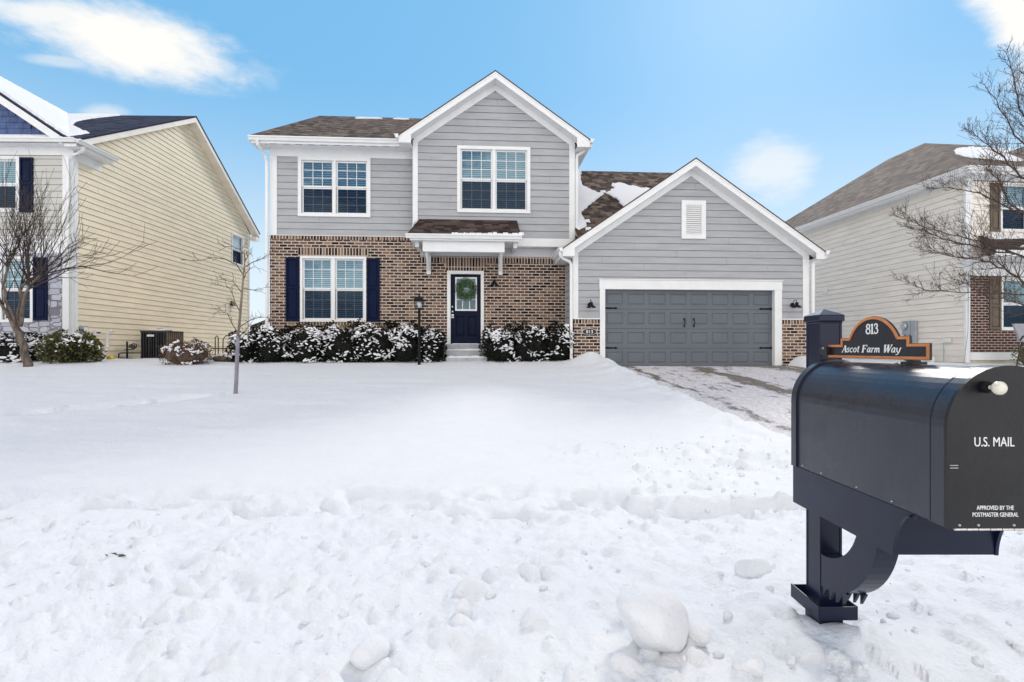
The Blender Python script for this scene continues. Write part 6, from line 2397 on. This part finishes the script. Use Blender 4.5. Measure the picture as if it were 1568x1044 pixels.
# ------------------------------------------------------------------ things by the neighbours' walls
def build_yard_things():
    XW = -13.0
    sideX = lambda v: XW - v * 0.01875            # face of the cream wall
    # air conditioner
    x, y = -12.28, 18.35
    gz = ground(x, y)
    t = thing('air_conditioner', 'dark slatted air conditioner standing in snow against the cream wall', 'air conditioner', (x, y, gz))
    h, s = 0.93, 0.45
    c = MB()
    c.box(-s + 0.03, s - 0.03, -s + 0.03, s - 0.03, -0.1, h - 0.03)
    c.build('coil', 'black_iron', t)
    f = MB()
    for k in range(11):
        q = -s + 0.01 + k * (2 * s - 0.05) / 10
        f.box(q, q + 0.022 + 0.02 * (k % 3 == 0), -s, -s + 0.025, 0.0, h - 0.06)
    f.box(-s - 0.01, s + 0.01, -s - 0.01, s + 0.01, h - 0.06, h)
    f.box(-s, s, -s, s, -0.1, 0.02)
    f.build('front_louvres', 'ac_dark', t)
    f = MB()
    for k in range(9):
        q = -s + 0.02 + k * (2 * s - 0.06) / 8
        f.box(s - 0.025, s, q, q + 0.06, 0.021, h - 0.061)
    f.build('side_louvres', 'ac_brown_lit', t)
    f = MB()
    f.box(-0.22, 0.02, -s - 0.012, -s - 0.001, h - 0.20, h - 0.13)
    f.build('nameplate', 'letter_white', t)
    sn = MB()
    lump(sn, (0.0, 0.0, h + 0.02), (0.42, 0.40, 0.06), 1.0, 5, ICO2, 0.2)
    sn.build('snow_cover', 'roof_snow', t, smooth=True)
    f = MB()
    f.lathe([(0.10, 0.0), (0.10, 0.16), (0.06, 0.18)], (-s + 0.06, s + 0.02, h - 0.05), 'z', 12)
    f.build('service_box', 'utility_grey', t)
    # white plastic vent pipe
    x, y = sideX(0.95) + 0.14, 16.5
    gz = ground(x, y)
    t = thing('vent_pipe', 'white plastic vent pipe with elbows on the cream wall', 'pipe', (x, y, gz))
    p = MB()
    p.tube([(-0.16, 0, 0.24), (0.02, 0, 0.24), (0.07, 0, 0.28), (0.09, 0, 0.36), (0.10, 0, 0.78), (0.13, 0, 0.86), (0.22, 0, 0.89), (0.26, 0, 0.88)], 0.045, 12)
    p.tube([(0.09, 0, 0.36), (0.09, 0, 0.42)], 0.054, 12)
    p.tube([(-0.05, 0, 0.24), (0.01, 0, 0.24)], 0.054, 12)
    p.build('pipe', 'pvc_white', t, smooth=True)
    p = MB()
    p.box(-0.20, -0.02, -0.02, 0.10, 0.12, 0.36)
    p.build('junction_box', 'pvc_white', t, bevel=0.01)
    # utility boxes
    for (lab, v, w, sx, sz, m, m2) in (('pale grey utility box on cream wall next to the white corner trim', 0.30, 0.42, 0.22, 0.30, 'utility_grey', 'letter_white'),
                                       ('small white box with dark face on cream wall above the olive shrub', 0.80, 0.44, 0.24, 0.16, 'pvc_white', 'brown_paint')):
        t = thing('utility_box', lab, 'utility box', (sideX(v) + 0.02, 15.5 + v, EYE + w))
        b = MB()
        b.box(0.0, 0.09, -sx / 2, sx / 2, 0.0, sz)
        b.build('box_case', m, t, bevel=0.01)
        b = MB()
        b.box(0.091, 0.10, -sx / 2 + 0.05, sx / 2 - 0.03, 0.06, sz - 0.05)
        b.build('box_face', m2, t)
    # gas meter piping
    x, y = -12.45, 17.0
    gz = ground(x, y)
    t = thing('gas_meter', 'black gas pipe stand with looped pipes left of the air conditioner', 'gas meter', (x, y, gz))
    p = MB()
    p.tube([(0.0, -0.1, -0.15), (0.0, -0.1, 0.55)], 0.028, 8)
    p.tube([(-0.10, -0.1, 0.28), (0.20, -0.1, 0.30), (0.30, -0.1, 0.36), (0.30, -0.1, 0.46), (0.20, -0.1, 0.48), (0.08, -0.1, 0.44), (0.06, -0.1, 0.34)], 0.014, 8)
    p.tube([(-0.36, 0.0, -0.1), (-0.34, 0.0, 0.16), (-0.25, 0.0, 0.18), (0.40, 0.0, 0.18), (0.42, 0.0, -0.1)], 0.020, 8)
    p.tube([(-0.30, 0.0, 0.02), (0.40, 0.0, -0.02)], 0.016, 8)
    p.build('pipework', 'black_iron', t, smooth=True)
    p = MB()
    p.lathe([(0.02, -0.10), (0.07, -0.09), (0.07, -0.03), (0.02, -0.02)], (0.20, -0.06, 0.385), 'y', 14)
    p.build('meter_dial', 'ac_dark', t)
    # brown pipes behind the brown shrub
    x, y = -11.5, 20.6
    gz = ground(x, y)
    t = thing('pipe_stand', 'thin rusty looped pipes rising behind the brown shrub', 'pipe', (x, y, gz))
    p = MB()
    p.tube([(-0.20, 0, -0.1), (-0.20, 0, 0.75), (-0.14, 0, 0.82), (-0.08, 0, 0.75), (-0.08, 0, 0.1)], 0.022, 8)
    p.tube([(0.10, 0, -0.1), (0.11, 0, 0.68), (0.22, 0, 0.82), (0.55, 0, 0.82), (0.58, 0, 0.74), (0.58, 0, -0.1)], 0.022, 8)
    p.tube([(-0.30, 0.02, 0.32), (0.66, 0.02, 0.30)], 0.028, 8)
    p.build('pipework', 'brown_paint', t, smooth=True)
    # yellow marker
    x, y = -12.35, 16.1
    t = thing('yellow_cap', 'small yellow cap lying on snow below the white vent pipe', 'cap', (x, y, ground(x, y) - 0.01))
    p = MB()
    p.lathe([(0.085, 0.0), (0.085, 0.06), (0.06, 0.10), (0.02, 0.13)], (0, 0, 0), 'z', 12)
    p.build('dome', 'yellow_plastic', t)
    p = MB()
    p.tube([(-0.07, -0.06, 0.02), (-0.05, -0.09, 0.07), (0.03, -0.09, 0.075), (0.05, -0.08, 0.03)], 0.012, 6)
    p.build('handle', 'brown_paint', t)
    # right house: meter, outlet, condensing pipe, cable, wall box
    rx, ry = (1482 - 784) / 800 * 15.8, 15.8
    rt = math.atan(0.0975)

    def rp(u, v, w):
        c, s = math.cos(rt), math.sin(rt)
        return (rx + u * c - v * s, ry + u * s + v * c, EYE + w)
    t = thing('electric_meter', 'grey electric meter with conduit on the beige side wall', 'electric meter', rp(-0.02, 2.05, -0.45), rt)
    b = MB()
    b.box(-0.13, -0.01, -0.16, 0.16, 0.95, 1.42)
    b.build('meter_case', 'utility_grey', t, bevel=0.015)
    b = MB()
    b.lathe([(0.12, -0.13), (0.12, -0.20), (0.10, -0.24)], (0, 0.02, 1.24), 'x', 18)
    b.build('meter_dial', 'steel', t)
    b = MB()
    b.box(-0.11, -0.03, -0.10, 0.00, -0.2, 0.95)
    b.tube([(-0.06, 0.12, -0.2), (-0.06, 0.12, 0.95)], 0.028, 8)
    b.build('conduit', 'utility_grey', t)
    b = MB()
    b.box(-0.12, -0.01, -0.34, -0.18, 0.30, 1.42)
    b.build('breaker_box', 'utility_grey', t, bevel=0.01)
    t = thing('outlet_box', 'small white outlet box on a thin pipe near brick corner', 'outlet box', rp(-0.03, 0.62, -0.5), rt)
    b = MB()
    b.box(-0.07, -0.01, -0.14, 0.14, 0.72, 0.86)
    b.build('box_case', 'pvc_white', t, bevel=0.008)
    b = MB()
    b.tube([(-0.05, 0.10, -0.1), (-0.05, 0.10, 0.72)], 0.010, 6)
    b.build('pipe', 'utility_grey', t)
    t = thing('vent_pipe', 'short white hooded vent standing in snow by the beige wall', 'pipe', rp(-0.28, 1.0, -0.55), rt)
    b = MB()
    b.tube([(-0.02, 0.2, 0.05), (-0.02, 0.2, 0.24), (-0.06, 0.1, 0.33), (-0.06, -0.05, 0.33), (-0.06, -0.14, 0.26), (-0.06, -0.14, 0.08)], 0.07, 10)
    b.build('pipe', 'pvc_white', t, smooth=True)
    t = thing('wall_box', 'tiny white box high on the beige side wall', 'wall box', rp(-0.015, 6.15, 2.35), rt)
    b = MB()
    b.box(-0.06, 0.0, -0.12, 0.12, 0.0, 0.20)
    b.build('box_case', 'pvc_white', t, bevel=0.01)
    b = MB()
    b.box(-0.075, -0.061, -0.05, 0.05, 0.05, 0.15)
    b.build('box_face', 'letter_white', t)
    cb = MB()
    pts = [(-0.05, -0.06, 2.3), (-0.06, -0.07, 1.2), (-0.10, -0.10, 0.55), (-0.22, -0.14, 0.0), (-0.34, -0.2, -0.42)]
    cb.tube([(a, b_, w) for a, b_, w in pts], 0.010, 6)
    o = cb.build('cable', 'utility_grey', None, smooth=True)
    o.location = (rx, ry, EYE)
    o.rotation_euler = (0, 0, rt)
    tag(o, 'thin grey cable slanting down the brick corner into snow', 'cable')
    # grey scoop leaning by the brick wall
    sx, sy = 14.45, 14.75
    t = thing('scoop', 'grey tilted scoop leaning before the red brick wall at right edge', 'scoop', (sx, sy, ground(sx, sy)))
    b = MB()
    g0 = ground(sx, sy) - EYE
    pts = [(-0.29, 0.73), (0.35, 0.73), (0.33, 0.25), (0.05, 0.20), (-0.10, 0.24), (-0.22, 0.55)]
    b.prism(FRONT(0.0), [(a, w - g0) for a, w in pts], -0.06, 0.0)
    b.build('blade', 'scoop_grey', t, bevel=0.015)
    b = MB()
    b.tube([(0.0, 0.03, 0.3 - g0), (-0.22, 0.0, -0.05)], 0.018, 8)
    b.build('handle', 'dark_bark', t)
    b = MB()
    b.tube([(-0.12 + 0.0, -0.01, 0.25 - g0), (-0.03, -0.015, 0.37 - g0), (0.12, -0.015, 0.43 - g0), (0.3, -0.01, 0.43 - g0)], 0.016, 8)
    b.build('rib', 'black_iron', t)


build_yard_things()


# ------------------------------------------------------------------ loose snow
def build_snow_lumps():
    spots = [  # label, x, y, radii, turn, seed
        ('largest snow chunk, big rounded block in front of the mailbox post', 0.445, 1.70, (0.135, 0.11, 0.118), 0.1, 3),
        ('crumbled snow chunk touching the right side of the largest block', 0.600, 1.74, (0.070, 0.06, 0.055), -0.4, 8),
        ('rounded snow lump on the bank left of the mailbox brace', 1.03, 2.24, (0.085, 0.06, 0.055), 0.2, 14),
        ('blocky snow chunk at bottom right, between largest block and post base', 0.70, 1.55, (0.048, 0.045, 0.055), 0.5, 22),
        ('squarish snow chunk low in the picture left of centre', -0.44, 1.62, (0.062, 0.06, 0.05), 0.4, 42),
        ('snow chunk at the bottom edge left of centre', -0.52, 1.46, (0.058, 0.05, 0.055), -0.2, 55),
        ('upright snow chunk in the middle of the near bank', -0.17, 1.86, (0.034, 0.035, 0.045), 0.2, 63),
    ]
    for lab, x, y, r, an, sd in spots:
        m = MB()
        lump(m, (0, 0, 0), r, 1.0, sd, ICO3, 0.04, an)
        o = m.build('snow_chunk', 'snow', None, smooth=True)
        gd = float((lawn_w(np.array([x]), np.array([y])) + detail_w(np.array([x]), np.array([y])))[0]) + EYE
        o.location = (x, y, gd + r[2] * (0.72 if r[0] > 0.1 else 0.5))
        sb = o.modifiers.new('soft', 'SUBSURF')
        sb.levels = sb.render_levels = 1
        tag(o, lab, 'snow chunk', 'chunks of thrown snow on the near bank')
    # countless crumbs
    g = np.random.default_rng(77)
    m = MB()
    xs, ys = [], []
    for k in range(300):
        y = 1.35 + 2.6 * g.random() ** 1.3
        x = y * g.uniform(-1.0, 1.0)
        xs.append(x)
        ys.append(y)
    for k in range(120):
        y = g.uniform(3.6, 6.0)
        xs.append(g.uniform(1.0, 2.9))
        ys.append(y)
    xs, ys = np.array(xs), np.array(ys)
    ws = lawn_w(xs, ys) + detail_w(xs, ys)
    for k in range(len(xs)):
        r = 0.005 + 0.018 * g.random() ** 3 + (0.012 * g.random() if k >= 300 else 0)
        lump(m, (xs[k], ys[k], ws[k] + EYE + r * 0.25), (r * g.uniform(0.8, 1.4), r, r * g.uniform(0.8, 1.2)), 1.0, 500 + k, ICO1, 0.25, g.uniform(0, 3))
    o = m.build('snow_crumbs', 'snow', None, smooth=True)
    o['kind'] = 'stuff'
    o['label'] = 'small snow crumbs scattered over the near snow bank'
    o['category'] = 'snow'
    # dead leaves by the left foreground
    x, y = -1.86, 2.46
    gd = float((lawn_w(np.array([x]), np.array([y])) + detail_w(np.array([x]), np.array([y])))[0]) + EYE
    m = MB()
    rr = random.Random(2)
    for dx, dy, l in ((-0.03, 0.02, 0.035), (0.01, 0.0, 0.04), (0.03, -0.01, 0.03), (0.03, -0.05, 0.012), (-0.05, 0.0, 0.02)):
        a = rr.uniform(0, 3)
        c, s = math.cos(a) * l * 0.7, math.sin(a) * l * 0.7
        m.poly([(dx - c, dy - s, 0.012), (dx - s * 0.4, dy + c * 0.4, 0.024), (dx + c, dy + s, 0.016), (dx + s * 0.4, dy - c * 0.4, 0.018)])
    o = m.build('dead_leaf', 'dead_leaf', None)
    o.location = (x, y, gd + 0.012)
    tag(o, 'crumpled brown leaf scraps on the snow at lower left', 'leaf')


build_snow_lumps()
